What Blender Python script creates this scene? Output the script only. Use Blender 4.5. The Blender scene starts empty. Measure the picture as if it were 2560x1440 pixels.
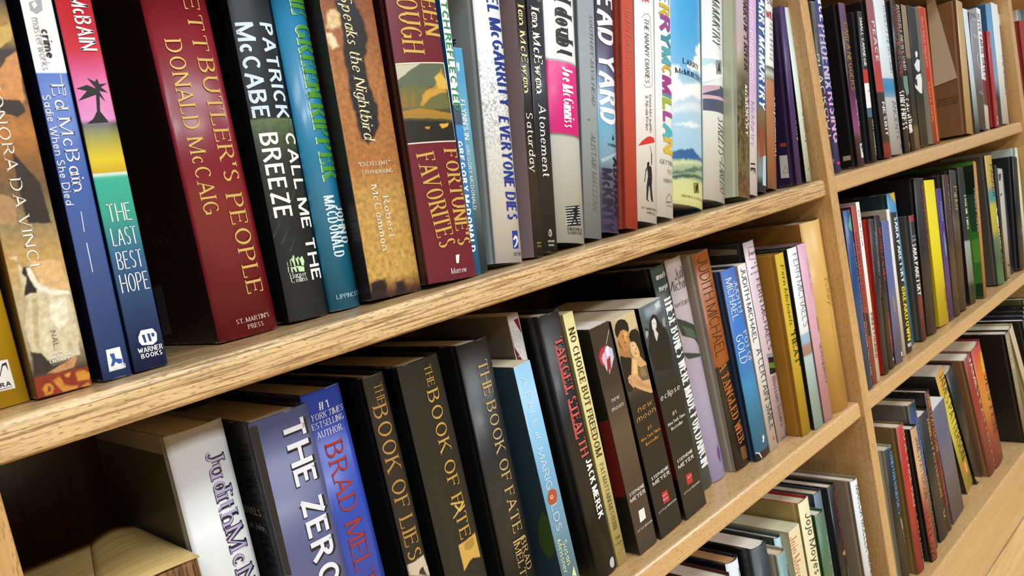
import bpy, math, random
from mathutils import Matrix, Vector

random.seed(7)
SC = bpy.context.scene
COL = SC.collection
FLOOR = 0.7372            # height of the upper near shelf above the floor (m)

# ---------------------------------------------------------------- camera
cd = bpy.data.cameras.new('camera')
cam = bpy.data.objects.new('camera', cd)
COL.objects.link(cam)
yaw, pitch, roll = 0.753398, 0.110284, -0.201124
fwd = Vector((math.sin(yaw) * math.cos(pitch), math.cos(yaw) * math.cos(pitch), -math.sin(pitch)))
rgt = fwd.cross(Vector((0, 0, 1))).normalized()
upv = rgt.cross(fwd)
r2 = rgt * math.cos(roll) + upv * math.sin(roll)
u2 = upv * math.cos(roll) - rgt * math.sin(roll)
M = Matrix((r2, u2, -fwd)).transposed().to_4x4()
M.translation = Vector((-1.057844, -0.47, 0.057843 + FLOOR))
cam.matrix_world = M
cd.sensor_fit = 'HORIZONTAL'
cd.sensor_width = 36.0
cd.lens = 2008.24 / 2560 * 36.0
cd.clip_start = 0.01
cd.dof.use_dof = True
cd.dof.focus_distance = 0.64
cd.dof.aperture_fstop = 26
SC.camera = cam

# ---------------------------------------------------------------- world, lamps, exposure
w = bpy.data.worlds.new('shop_ambience')
SC.world = w
w.use_nodes = True
bg = w.node_tree.nodes['Background']
bg.inputs[0].default_value = (0.88, 0.94, 1.0, 1)
bg.inputs[1].default_value = 0.20
def area(name, loc, sx, sy, power, rot=(0, 0, 0), color=(1, 0.98, 0.95)):
    l = bpy.data.lights.new(name, 'AREA')
    l.shape = 'RECTANGLE'; l.size = sx; l.size_y = sy; l.energy = power; l.color = color
    o = bpy.data.objects.new(name, l); COL.objects.link(o)
    o.location = loc; o.rotation_euler = rot
    return o
CEIL = 2.72
for px_, py_, pw in ((-1.7, -1.6, 34), (0.3, -1.6, 34), (2.3, -1.6, 34), (-1.7, -3.4, 92), (0.3, -3.4, 92)):
    area('ceiling_fluorescent_panel', (px_, py_, CEIL), 1.5, 0.7, pw, color=(0.93, 0.965, 1.0))
SC.view_settings.view_transform = 'Standard'
SC.view_settings.look = 'None'
SC.view_settings.gamma = 1
SC.view_settings.use_curve_mapping = False
SC.view_settings.exposure = 0.0

# ---------------------------------------------------------------- helpers
def lin(h):
    def f(c):
        c /= 255.0
        return c / 12.92 if c <= 0.04045 else ((c + 0.055) / 1.055) ** 2.4
    return (f(int(h[0:2], 16)), f(int(h[2:4], 16)), f(int(h[4:6], 16)), 1)

def dye(h):
    c = lin(h); k = min(1.0, 0.42 + 9.0 * (0.3 * c[0] + 0.6 * c[1] + 0.1 * c[2]))   # deep inks keep their gloss but little colour
    return (c[0] * k, c[1] * k, c[2] * k, 1)

class NT:
    def __init__(s, name):
        s.m = bpy.data.materials.new(name); s.m.use_nodes = True
        s.t = s.m.node_tree; s.b = s.t.nodes['Principled BSDF']
    def n(s, typ, **kw):
        n = s.t.nodes.new(typ)
        for k, v in kw.items():
            setattr(n, k, v)
        return n
    def l(s, a, b):
        s.t.links.new(a, b)
    def ramp(s, fac, stops, interp='LINEAR'):
        r = s.n('ShaderNodeValToRGB'); cr = r.color_ramp; cr.interpolation = interp
        while len(cr.elements) > 1:
            cr.elements.remove(cr.elements[-1])
        cr.elements[0].position = stops[0][0]; cr.elements[0].color = stops[0][1]
        for p, c in stops[1:32]:
            e = cr.elements.new(p); e.color = c
        if fac is not None:
            s.l(fac, r.inputs[0])
        return r
    def mix(s, fac, a, b, blend='MIX'):
        m = s.n('ShaderNodeMix', data_type='RGBA', blend_type=blend)
        for sock, v in ((m.inputs[0], fac), (m.inputs[6], a), (m.inputs[7], b)):
            if hasattr(v, 'is_output'): s.l(v, sock)
            else: sock.default_value = v
        return m.outputs[2]
    def math(s, op, a, b=0.0, c=0.0):
        m = s.n('ShaderNodeMath', operation=op)
        for sock, v in zip(m.inputs, (a, b, c)):
            if hasattr(v, 'is_output'): s.l(v, sock)
            else: sock.default_value = v
        return m.outputs[0]
    def coords(s, scale=(1, 1, 1), which='Object', loc=(0, 0, 0)):
        tc = s.n('ShaderNodeTexCoord'); mp = s.n('ShaderNodeMapping')
        mp.inputs['Scale'].default_value = scale; mp.inputs['Location'].default_value = loc
        s.l(tc.outputs[which], mp.inputs[0]); return mp.outputs[0]
    def noise(s, vec, scale=1.0, detail=3.0, rough=0.55):
        n = s.n('ShaderNodeTexNoise'); n.inputs['Scale'].default_value = scale
        n.inputs['Detail'].default_value = detail; n.inputs['Roughness'].default_value = rough
        s.l(vec, n.inputs['Vector']); return n.outputs['Fac']
    def bump(s, h, strength=0.2, dist=0.001):
        b = s.n('ShaderNodeBump'); b.inputs['Strength'].default_value = strength
        b.inputs['Distance'].default_value = dist
        s.l(h, b.inputs['Height']); s.l(b.outputs[0], s.b.inputs['Normal'])
    def rough(s, v): s.b.inputs['Roughness'].default_value = v
    def coat(s, v, r=0.12):
        s.b.inputs['Coat Weight'].default_value = v; s.b.inputs['Coat Roughness'].default_value = r

def wood(name, axis, light, mid, dark, streak=1.0, seed=0.0):
    """varnished hardwood; grain runs along the given local axis"""
    g = [560.0, 560.0, 560.0]; g['xyz'.index(axis)] = 15.0
    f = [1000.0, 1000.0, 1000.0]; f['xyz'.index(axis)] = 170.0
    b = [26.0, 26.0, 26.0]; b['xyz'.index(axis)] = 1.3
    T = NT(name)
    broad = T.noise(T.coords(tuple(b), loc=(seed, 0, 0)), 1, 3)
    grain = T.noise(T.coords(tuple(g), loc=(seed, 3, 0)), 1, 4, 0.6)
    fleck = T.noise(T.coords(tuple(f), loc=(seed, 9, 4)), 1, 1)
    base = T.ramp(broad, [(0.3, lin(mid)), (0.68, lin(light))]).outputs[0]
    gm = T.ramp(grain, [(0.40, (1, 1, 1, 1)), (0.53, (0, 0, 0, 1))]).outputs[0]
    c1 = T.mix(T.math('MULTIPLY', gm, 0.66 * streak), base, lin(dark))
    fm = T.ramp(fleck, [(0.33, (1, 1, 1, 1)), (0.41, (0, 0, 0, 1))]).outputs[0]
    c2 = T.mix(T.math('MULTIPLY', fm, 0.7), c1, lin(dark))
    T.l(c2, T.b.inputs['Base Color'])
    T.rough(0.4); T.coat(0.7, 0.2)
    T.bump(grain, 0.12, 0.0006)
    return T.m

WOOD_X = wood('varnished oak', 'x', 'e2c594', 'd0a974', '7d5830', 1.25, 2.0)
WOOD_B = wood('varnished beech', 'x', 'd6b07c', 'c89e68', '94703f', 0.28, 5.0)
WOOD_Z = wood('varnished beech upright', 'z', 'd2ab74', 'c2955c', '8f683a', 0.35, 11.0)
WOOD_BACK = wood('brown back board', 'z', '8a5c34', '734826', '4a2c14', 0.3, 1.0)

def mesh_obj(name, verts, faces, mats, parent=None, midx=None, uvs=None, smooth=None):
    me = bpy.data.meshes.new(name)
    me.from_pydata(verts, [], faces)
    for m in mats:
        me.materials.append(m)
    if midx:
        me.polygons.foreach_set('material_index', midx)
    if uvs:
        ul = me.uv_layers.new(name='UVMap')
        flat = [c for uv in uvs for c in uv]
        ul.data.foreach_set('uv', flat)
    if smooth:
        me.polygons.foreach_set('use_smooth', smooth)
    me.update()
    o = bpy.data.objects.new(name, me); COL.objects.link(o)
    if parent:
        o.parent = parent
    return o

def empty(name, loc, rot=(0, 0, 0)):
    o = bpy.data.objects.new(name, None); COL.objects.link(o)
    o.empty_display_size = 0.02
    o.location = loc; o.rotation_euler = rot
    return o

def tag(o, label=None, cat=None, group=None, kind=None):
    for k, v in (('label', label), ('category', cat), ('group', group), ('kind', kind)):
        if v: o[k] = v
    return o

def box(name, x0, x1, y0, y1, z0, z1, mat, parent=None, bevel=0.0, seg=3):
    v = [(x, y, z) for x in (x0, x1) for y in (y0, y1) for z in (z0, z1)]
    f = [(0, 1, 3, 2), (4, 6, 7, 5), (0, 4, 5, 1), (2, 3, 7, 6), (0, 2, 6, 4), (1, 5, 7, 3)]
    o = mesh_obj(name, v, f, [mat], parent)
    if bevel:
        b = o.modifiers.new('bevel', 'BEVEL'); b.width = bevel; b.segments = seg; b.limit_method = 'ANGLE'
    return o

# ---------------------------------------------------------------- room
T = NT('laminate floor boards')
co = T.coords((1, 1, 1))
bw = T.n('ShaderNodeTexBrick'); T.l(co, bw.inputs[0])
bw.inputs['Scale'].default_value = 1; bw.inputs['Brick Width'].default_value = 1.2; bw.inputs['Row Height'].default_value = 0.19
bw.inputs['Mortar Size'].default_value = 0.0012
bw.inputs['Color1'].default_value = lin('d8b87c'); bw.inputs['Color2'].default_value = lin('cfa968'); bw.inputs['Mortar'].default_value = lin('6a4a28')
gr = T.noise(T.coords((5, 90, 1)), 1, 4)
T.l(T.mix(0.5, bw.outputs[0], T.ramp(gr, [(0.35, lin('b48848')), (0.65, lin('e2c690'))]).outputs[0]), T.b.inputs['Base Color'])
T.rough(0.4)
fl = box('floor', -4, 4, -4.5, 0.42, -0.05, 0, T.m); tag(fl, kind='structure')
T = NT('painted wall'); T.b.inputs['Base Color'].default_value = lin('cfcabf'); T.rough(0.8)
T.bump(T.noise(T.coords((60, 60, 60)), 1, 2), 0.1, 0.001)
wl = box('wall_back', -4, 4, 0.42, 0.5, -0.05, 2.75, T.m); tag(wl, kind='structure')

# ---------------------------------------------------------------- bookcases
Z1, Z2, Z3, ZT = FLOOR, FLOOR - 0.30183, FLOOR - 0.62775, FLOOR + 0.3045
TH = 0.02255
YB = 0.285
def bookcase(name, label, x0, x1, uprights, mats, plinth=True):
    root = empty(name, ((x0 + x1) / 2, 0.15, 0))
    tag(root, label, 'bookcase')
    cx, cy = root.location.x, root.location.y
    def part(n, a, b, c, d, e, f, m, bev=0.0022):
        return box(n, a - cx, b - cx, c - cy, d - cy, e, f, m, root, bev)
    for (a, b) in uprights:
        part('upright', a, b, -0.0045, 0.30, 0.0, 1.66, WOOD_Z, 0.0015)
    for i, z in enumerate((ZT, Z1, Z2)):
        part('shelf', x0, x1, 0, YB, z - TH, z, mats[min(i, len(mats) - 1)], 0.0042)
    part('bottom_shelf', x0, x1, 0, YB, 0.0, Z3, mats[-1], 0.0028)
    part('top_board', x0, x1, 0, YB, 1.634, 1.66, mats[-1], 0.0022)
    part('back_panel', x0, x1, YB, 0.2999, 0.0, 1.66, WOOD_BACK, 0)
    return root
bookcase('bookcase', 'light wooden bookcase nearest the camera with oak-grained shelf edges', -0.9868, -0.0320, [(-1.0085, -0.9871), (-0.0315, -0.0100)], [WOOD_X, WOOD_X, WOOD_B])
bookcase('bookcase', 'light wooden bookcase beyond the middle upright, farther along the row', -0.0097, 0.9215, [(0.9220, 0.9448)], [WOOD_B])
bookcase('bookcase', 'third light wooden bookcase, only a sliver showing at the top right', 0.9451, 1.8, [(1.8003, 1.822)], [WOOD_B])

# ---------------------------------------------------------------- stroke lettering
GLYPH = {
 'A': (.70, "0,0,.35,1;.7,0,.35,1;.14,.33,.56,.33"),
 'B': (.62, "0,0,0,1;0,1,.3,1;0,.53,.32,.53;0,0,.32,0;.3,.765,.27,.235,-90,90;.32,.265,.3,.265,-90,90"),
 'C': (.68, ".38,.5,.38,.5,48,312"), 'D': (.70, "0,0,0,1;0,1,.3,1;0,0,.3,0;.3,.5,.4,.5,-90,90"),
 'E': (.54, "0,0,0,1;0,1,.53,1;0,.52,.44,.52;0,0,.54,0"), 'F': (.52, "0,0,0,1;0,1,.52,1;0,.52,.42,.52"),
 'G': (.74, ".38,.5,.38,.5,48,318;.7,.1,.7,.45;.46,.44,.7,.44"), 'H': (.68, "0,0,0,1;.68,0,.68,1;0,.52,.68,.52"),
 'I': (0, "0,0,0,1"), 'J': (.42, ".42,1,.42,.25;.2,.25,.22,.25,180,360"), 'K': (.64, "0,0,0,1;0,.38,.6,1;.2,.58,.64,0"),
 'L': (.50, "0,0,0,1;0,0,.5,0"), 'M': (.84, "0,0,0,1;0,1,.42,.02;.42,.02,.84,1;.84,1,.84,0"), 'N': (.68, "0,0,0,1;0,1,.68,0;.68,0,.68,1"),
 'O': (.78, ".39,.5,.39,.5,0,360"), 'P': (.58, "0,0,0,1;0,1,.3,1;0,.47,.3,.47;.3,.735,.28,.265,-90,90"),
 'Q': (.78, ".39,.5,.39,.5,0,360;.45,.22,.76,-.1"), 'R': (.63, "0,0,0,1;0,1,.3,1;0,.5,.3,.5;.3,.75,.28,.25,-90,90;.28,.5,.63,0"),
 'S': (.56, ".29,.745,.26,.255,35,270;.27,.25,.28,.25,-145,90"), 'T': (.64, "0,1,.64,1;.32,0,.32,1"),
 'U': (.66, "0,1,0,.33;.66,1,.66,.33;.33,.33,.33,.33,180,360"), 'V': (.68, "0,1,.34,0;.68,1,.34,0"),
 'W': (.98, "0,1,.25,0;.25,0,.49,.9;.49,.9,.73,0;.73,0,.98,1"), 'X': (.64, "0,0,.64,1;0,1,.64,0"), 'Y': (.66, "0,1,.33,.48;.66,1,.33,.48;.33,.48,.33,0"),
 'Z': (.58, "0,1,.58,1;.58,1,0,0;0,0,.58,0"),
 'a': (.46, ".22,.33,.22,.33,0,360;.45,.66,.45,0"), 'b': (.48, "0,0,0,1;.24,.33,.24,.33,0,360"), 'c': (.44, ".25,.33,.25,.33,50,310"),
 'd': (.48, ".24,.33,.24,.33,0,360;.48,1,.48,0"), 'e': (.50, ".25,.33,.25,.33,0,318;.02,.35,.5,.35"), 'f': (.30, ".1,0,.1,.8;.27,.8,.17,.2,80,180;0,.63,.28,.63"),
 'g': (.48, ".24,.33,.24,.33,0,360;.48,.66,.48,-.06;.25,-.06,.23,.22,190,360"), 'h': (.44, "0,0,0,1;.22,.42,.22,.24,0,180;.44,.42,.44,0"),
 'i': (0, "0,0,0,.66;0,.84,0,.95"), 'j': (.12, ".12,.66,.12,-.08;0,-.08,.12,.18,200,360;.12,.84,.12,.95"), 'k': (.44, "0,0,0,1;0,.22,.4,.66;.14,.38,.44,0"),
 'l': (0, "0,0,0,1"), 'm': (.72, "0,0,0,.66;.18,.44,.18,.22,0,180;.36,.44,.36,0;.54,.44,.18,.22,0,180;.72,.44,.72,0"),
 'n': (.44, "0,0,0,.66;.22,.42,.22,.24,0,180;.44,.42,.44,0"), 'o': (.50, ".25,.33,.25,.33,0,360"), 'p': (.48, "0,-.28,0,.66;.24,.33,.24,.33,0,360"),
 'q': (.48, ".24,.33,.24,.33,0,360;.48,.66,.48,-.28"), 'r': (.30, "0,0,0,.66;.25,.4,.25,.26,65,180"), 's': (.38, ".19,.49,.17,.17,35,270;.18,.165,.19,.165,-145,90"),
 't': (.30, ".12,.16,.12,.88;.27,.16,.15,.16,180,290;0,.63,.29,.63"), 'u': (.44, "0,.66,0,.24;.22,.24,.22,.24,180,360;.44,.66,.44,0"),
 'v': (.46, "0,.66,.23,0;.46,.66,.23,0"), 'w': (.68, "0,.66,.17,0;.17,0,.34,.6;.34,.6,.51,0;.51,0,.68,.66"), 'x': (.44, "0,0,.44,.66;0,.66,.44,0"),
 'y': (.46, "0,.66,.23,.02;.46,.66,.16,-.28"), 'z': (.40, "0,.66,.4,.66;.4,.66,0,0;0,0,.4,0"),
 '1': (.2, ".2,0,.2,1;0,.8,.2,1"), '2': (.5, ".25,.74,.25,.26,-20,170;.48,.65,0,0;0,0,.52,0"), '5': (.5, ".05,1,.05,.56;.05,1,.46,1;.22,.31,.27,.31,-140,120"),
 '9': (.5, ".25,.7,.25,.3,0,360;.5,.7,.3,0"), '6': (.5, ".25,.3,.25,.3,0,360;0,.3,.25,1"), '0': (.5, ".25,.5,.25,.5,0,360"),
 '.': (0, "0,0,0,.12"), ',': (0, ".02,.1,-.06,-.16"), "'": (0, "0,.72,0,1"), '"': (.16, "0,.72,0,1;.16,.72,.16,1"), '-': (.4, "0,.42,.4,.42"), ':': (0, "0,0,0,.12;0,.5,0,.62"),
 '#': (.6, ".1,0,.22,1;.38,0,.5,1;0,.35,.56,.35;.05,.66,.6,.66"), '&': (.62, ".24,.77,.19,.23,-40,220;.1,.64,.62,0;.24,.25,.24,.25,100,330;.44,.12,.6,.4"), '|': (0, "0,-.25,0,1.1"), '(': (.2, ".2,.5,.2,.6,110,250"),
}
STYLE = {'NL': (.075, .07), 'N': (.115, .1), 'NB': (.19, .15), 'NX': (.27, .19), 'S': (.13, .05), 'SB': (.2, .075), 'SX': (.27, .11)}

def text_polys(s, p0, p1, cap, style, maxseg):
    """flat convex polygons (lists of 2-D points) spelling s between p0 and p1"""
    it = style.endswith('i'); st = style[:-1] if it else style
    tk, tn = STYLE[st]; serif = st[0] == 'S'
    adv, total = [], 0.0
    gap = .21 if serif else .17
    for ch in s:
        if ch == ' ':
            adv.append(None); total += .34; continue
        wd = GLYPH.get(ch, GLYPH['I'])[0]
        adv.append((ch, total)); total += wd + (gap if not ch.islower() else gap * .82) + tk * .55
    total -= gap + tk * .55
    dx, dy = p1[0] - p0[0], p1[1] - p0[1]
    L = math.hypot(dx, dy)
    ex, ey = dx / L, dy / L
    nx, ny = -ey, ex
    sx = L / max(total, 0.3) / cap
    th = min(1.1, max(0.5, sx)) * cap
    tk *= th; tn *= th
    out = []
    sh = .2 if it else 0
    def tr(x, y):
        x += sh * (y - cap * .4)
        return (p0[0] + ex * x + nx * (y - cap / 2), p0[1] + ey * x + ny * (y - cap / 2))
    def quadline(ax, ay, bx, by, ha, hb):
        l = math.hypot(bx - ax, by - ay)
        if l < 1e-6: return
        px_, py_ = -(by - ay) / l, (bx - ax) / l
        n = max(1, int(math.ceil(l / maxseg)))
        for i in range(n):
            f, g = i / n, (i + 1) / n
            x0, y0, x1, y1 = ax + (bx - ax) * f, ay + (by - ay) * f, ax + (bx - ax) * g, ay + (by - ay) * g
            out.append([tr(x0 + px_ * ha, y0 + py_ * ha), tr(x0 - px_ * ha, y0 - py_ * ha), tr(x1 - px_ * hb, y1 - py_ * hb), tr(x1 + px_ * hb, y1 + py_ * hb)])
    for a in adv:
        if a is None: continue
        ch, off = a
        for tok in GLYPH.get(ch, GLYPH['I'])[1].split(';'):
            q = [float(v) for v in tok.split(',')]
            if len(q) == 4:
                ax, ay, bx, by = (off + q[0]) * sx * cap, q[1] * cap, (off + q[2]) * sx * cap, q[3] * cap
                l = math.hypot(bx - ax, by - ay) + 1e-9
                v = abs(by - ay) / l
                t = (tn + (tk - tn) * v) / 2
                if serif and ch in 'AVWMXYvwxyNK' and v < .99:
                    up = (by - ay) * (bx - ax) > 0
                    t = (tn * 1.2 if up else tk * .95) / 2
                if v < .2:
                    k = t if ay < .1 * cap else (-t if ay > .9 * cap else 0)
                    ay += k; by += k
                    if not serif: ax -= 0; 
                quadline(ax, ay, bx, by, t, t)
                if serif and v > .6:
                    for (x, y) in ((ax, ay), (bx, by)):
                        if abs(y) < .02 * cap or abs(y - cap) < .02 * cap or (ch.islower() and abs(y - .66 * cap) < .02 * cap and ch in 'imnpruvwxy'):
                            if ch in 'AVWMvw' and ((ch in 'A' and y > .5 * cap) or (ch in 'VWvwM' and y < .3 * cap and v < .99)): continue
                            hs = tk * .5 + .075 * cap * min(1, sx + .2)
                            yy = y + (tn / 2 if y < cap * .3 else -tn / 2)
                            quadline(x - hs, yy, x + hs, yy, tn / 2, tn / 2)
                if serif and v < .2 and ch in 'EFTLZ':
                    for x in ((ax, bx) if ch == 'T' else (bx,)):
                        d = -1 if ay > .5 * cap else 1
                        if .2 * cap < ay < .8 * cap: quadline(x, ay - .09 * cap, x, ay + .09 * cap, tn / 2, tn / 2)
                        else: quadline(x, ay, x, ay + d * .2 * cap, tn * .9, tn * .3)
            else:
                cx, cy = (off + q[0]) * sx * cap, q[1] * cap
                rx, ry = q[2] * sx * cap, q[3] * cap
                a0, a1 = math.radians(q[4]), math.radians(q[5])
                n = max(5, int(abs(q[5] - q[4]) / 20))
                prev = None
                for i in range(n + 1):
                    an = a0 + (a1 - a0) * i / n
                    c, s_ = math.cos(an), math.sin(an)
                    t = tn + (tk - tn) * abs(c)
                    o_ = tr(cx + rx * c + (t * .15) * c, cy + ry * s_)
                    i_ = tr(cx + max(rx - t * .85, 0) * c, cy + max(ry - t, 0) * s_)
                    if prev: out.append([prev[0], prev[1], i_, o_])
                    prev = (o_, i_)
    return out

def clip(poly, axis, val, keep_less):
    res = []
    n = len(poly)
    for i in range(n):
        a, b = poly[i], poly[(i + 1) % n]
        ia = (a[axis] <= val) if keep_less else (a[axis] >= val)
        ib = (b[axis] <= val) if keep_less else (b[axis] >= val)
        if ia: res.append(a)
        if ia != ib:
            f = (val - a[axis]) / (b[axis] - a[axis])
            res.append((a[0] + (b[0] - a[0]) * f, a[1] + (b[1] - a[1]) * f))
    return res
def clip_rect(poly, x0, x1, y0, y1):
    for ax, v, less in ((0, x0, False), (0, x1, True), (1, y0, False), (1, y1, True)):
        poly = clip(poly, ax, v, less)
        if len(poly) < 3: return None
    a = 0
    for i in range(len(poly)):
        p, q = poly[i], poly[(i + 1) % len(poly)]
        a += p[0] * q[1] - p[1] * q[0]
    return poly if abs(a) > 1e-4 else None

# ---------------------------------------------------------------- book materials
FOIL = {'d9b765', 'd6b458', 'b58a4a', 'c8a050', 'c9ad72', 'b08a4a', 'c8983c', 'b8883c', 'd9b660', 'c9a24e'}
INK = {}
def ink(h):
    if h not in INK:
        T = NT('printed ink ' + h)
        T.b.inputs['Base Color'].default_value = dye(h)
        T.rough(0.38)
        if h in FOIL:
            T.b.inputs['Metallic'].default_value = 0.2; T.rough(0.36)
        INK[h] = T.m
    return INK[h]

def cover_mat(e, color, ramp, seed, spine):
    T = NT('book cover ' + color)
    uv = T.n('ShaderNodeUVMap')
    sp = T.n('ShaderNodeSeparateXYZ'); T.l(uv.outputs[0], sp.inputs[0])
    if ramp:
        base = T.ramp(sp.outputs[1], [(p, dye(c)) for p, c in ramp]).outputs[0]
    else:
        base = T.ramp(None, [(0, dye(color))]).outputs[0]
    obj = T.coords((1, 1, 1))
    nz = e.get('noise') if spine else None
    if nz == 1:
        f = T.noise(T.coords((55, 55, 40), loc=(seed, 0, 0)), 1, 6, .65)
        base = T.mix(T.ramp(f, [(.42, (0, 0, 0, 1)), (.62, (.55, .55, .55, 1))]).outputs[0], base, lin('7a4a22'))
        f = T.noise(T.coords((120, 120, 90), loc=(seed, 5, 0)), 1, 5, .6)
        base = T.mix(T.ramp(f, [(.56, (0, 0, 0, 1)), (.7, (.6, .6, .6, 1))]).outputs[0], base, lin('e0c284'))
    elif nz == 2:
        band = T.ramp(sp.outputs[1], [(.2, (0, 0, 0, 1)), (.42, (.5, .5, .5, 1)), (.56, (.9, .9, .9, 1)), (.66, (.75, .75, .75, 1)), (.78, (0, 0, 0, 1))]).outputs[0]
        f = T.noise(T.coords((520, 520, 420), loc=(seed, 0, 0)), 1, 4, .7)
        sg = T.ramp(f, [(.47, (0, 0, 0, 1)), (.6, (1, 1, 1, 1))]).outputs[0]
        base = T.mix(T.math('MULTIPLY', band, T.math('MULTIPLY', sg, .85)), base, lin('5c6268'))
    elif nz == 3:
        f = T.noise(T.coords((150, 150, 70), loc=(seed, 0, 0)), 1, 6, .7)
        low = T.ramp(sp.outputs[1], [(.42, (1, 1, 1, 1)), (.6, (0, 0, 0, 1))]).outputs[0]
        base = T.mix(T.math('MULTIPLY', low, T.ramp(f, [(.45, (0, 0, 0, 1)), (.65, (.7, .7, .7, 1))]).outputs[0]), base, lin('a58a5c'))
        base = T.mix(T.math('MULTIPLY', low, T.ramp(f, [(.33, (.8, .8, .8, 1)), (.45, (0, 0, 0, 1))]).outputs[0]), base, lin('22281c'))
    # slight handling wear: scuffed head and tail of the jacket
    hh = e['h']
    edge = T.math('MINIMUM', sp.outputs[1], T.math('SUBTRACT', 1.0, sp.outputs[1]))
    em = T.math('LESS_THAN', edge, 0.9 / hh)
    wn = T.noise(T.coords((70, 70, 70), loc=(seed, 2, 2)), 1, 5, .7)
    base = T.mix(T.math('MULTIPLY', em, T.ramp(wn, [(.5, (0, 0, 0, 1)), (.7, (.7, .7, .7, 1))]).outputs[0]), base, lin('cfc8bd'))
    T.l(base, T.b.inputs['Base Color'])
    if e.get('cloth'):
        T.rough(0.85)
        T.bump(T.noise(T.coords((1800, 1800, 1800)), 1, 1), 0.25, 0.0003)
    else:
        r = 0.34 + 0.16 * ((seed * 7.13) % 1)
        T.rough(r); T.coat(e.get('gloss', 0.10), 0.2)
        T.bump(T.noise(T.coords((16, 16, 9), loc=(seed, 1, 7)), 1, 2), 0.10, 0.002)
    return T.m

PAGES = {}
def page_mat(h):
    if h not in PAGES:
        T = NT('page edges ' + h)
        f = T.noise(T.coords((2600, 10, 10)), 1, 2)
        T.l(T.ramp(f, [(.3, tuple(c * .72 for c in lin(h)[:3]) + (1,)), (.62, lin(h))]).outputs[0], T.b.inputs['Base Color'])
        T.rough(0.85)
        PAGES[h] = T.m
    return PAGES[h]
def headband_mat():
    if 'hb' not in PAGES:
        T = NT('striped headband')
        wv = T.n('ShaderNodeTexWave', wave_type='BANDS', bands_direction='X'); wv.inputs['Scale'].default_value = 110
        T.l(T.coords((1, 1, 1)), wv.inputs[0])
        T.l(T.ramp(wv.outputs['Fac'], [(.45, lin('3a3630')), (.55, lin('d8d0bc'))]).outputs[0], T.b.inputs['Base Color']); T.rough(.8)
        PAGES['hb'] = T.m
    return PAGES['hb']
PAGE_TONES = ['d9cfb8', 'dcd4c2', 'cfc3a6', 'e2dccd', 'd3c6a8']
BOARD = {}
def board_mat(h):
    if h not in BOARD:
        T = NT('board cloth ' + h); T.b.inputs['Base Color'].default_value = dye(h); T.rough(.75)
        T.bump(T.noise(T.coords((1500, 1500, 1500)), 1, 1), .2, .0003)
        BOARD[h] = T.m
    return BOARD[h]

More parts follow.
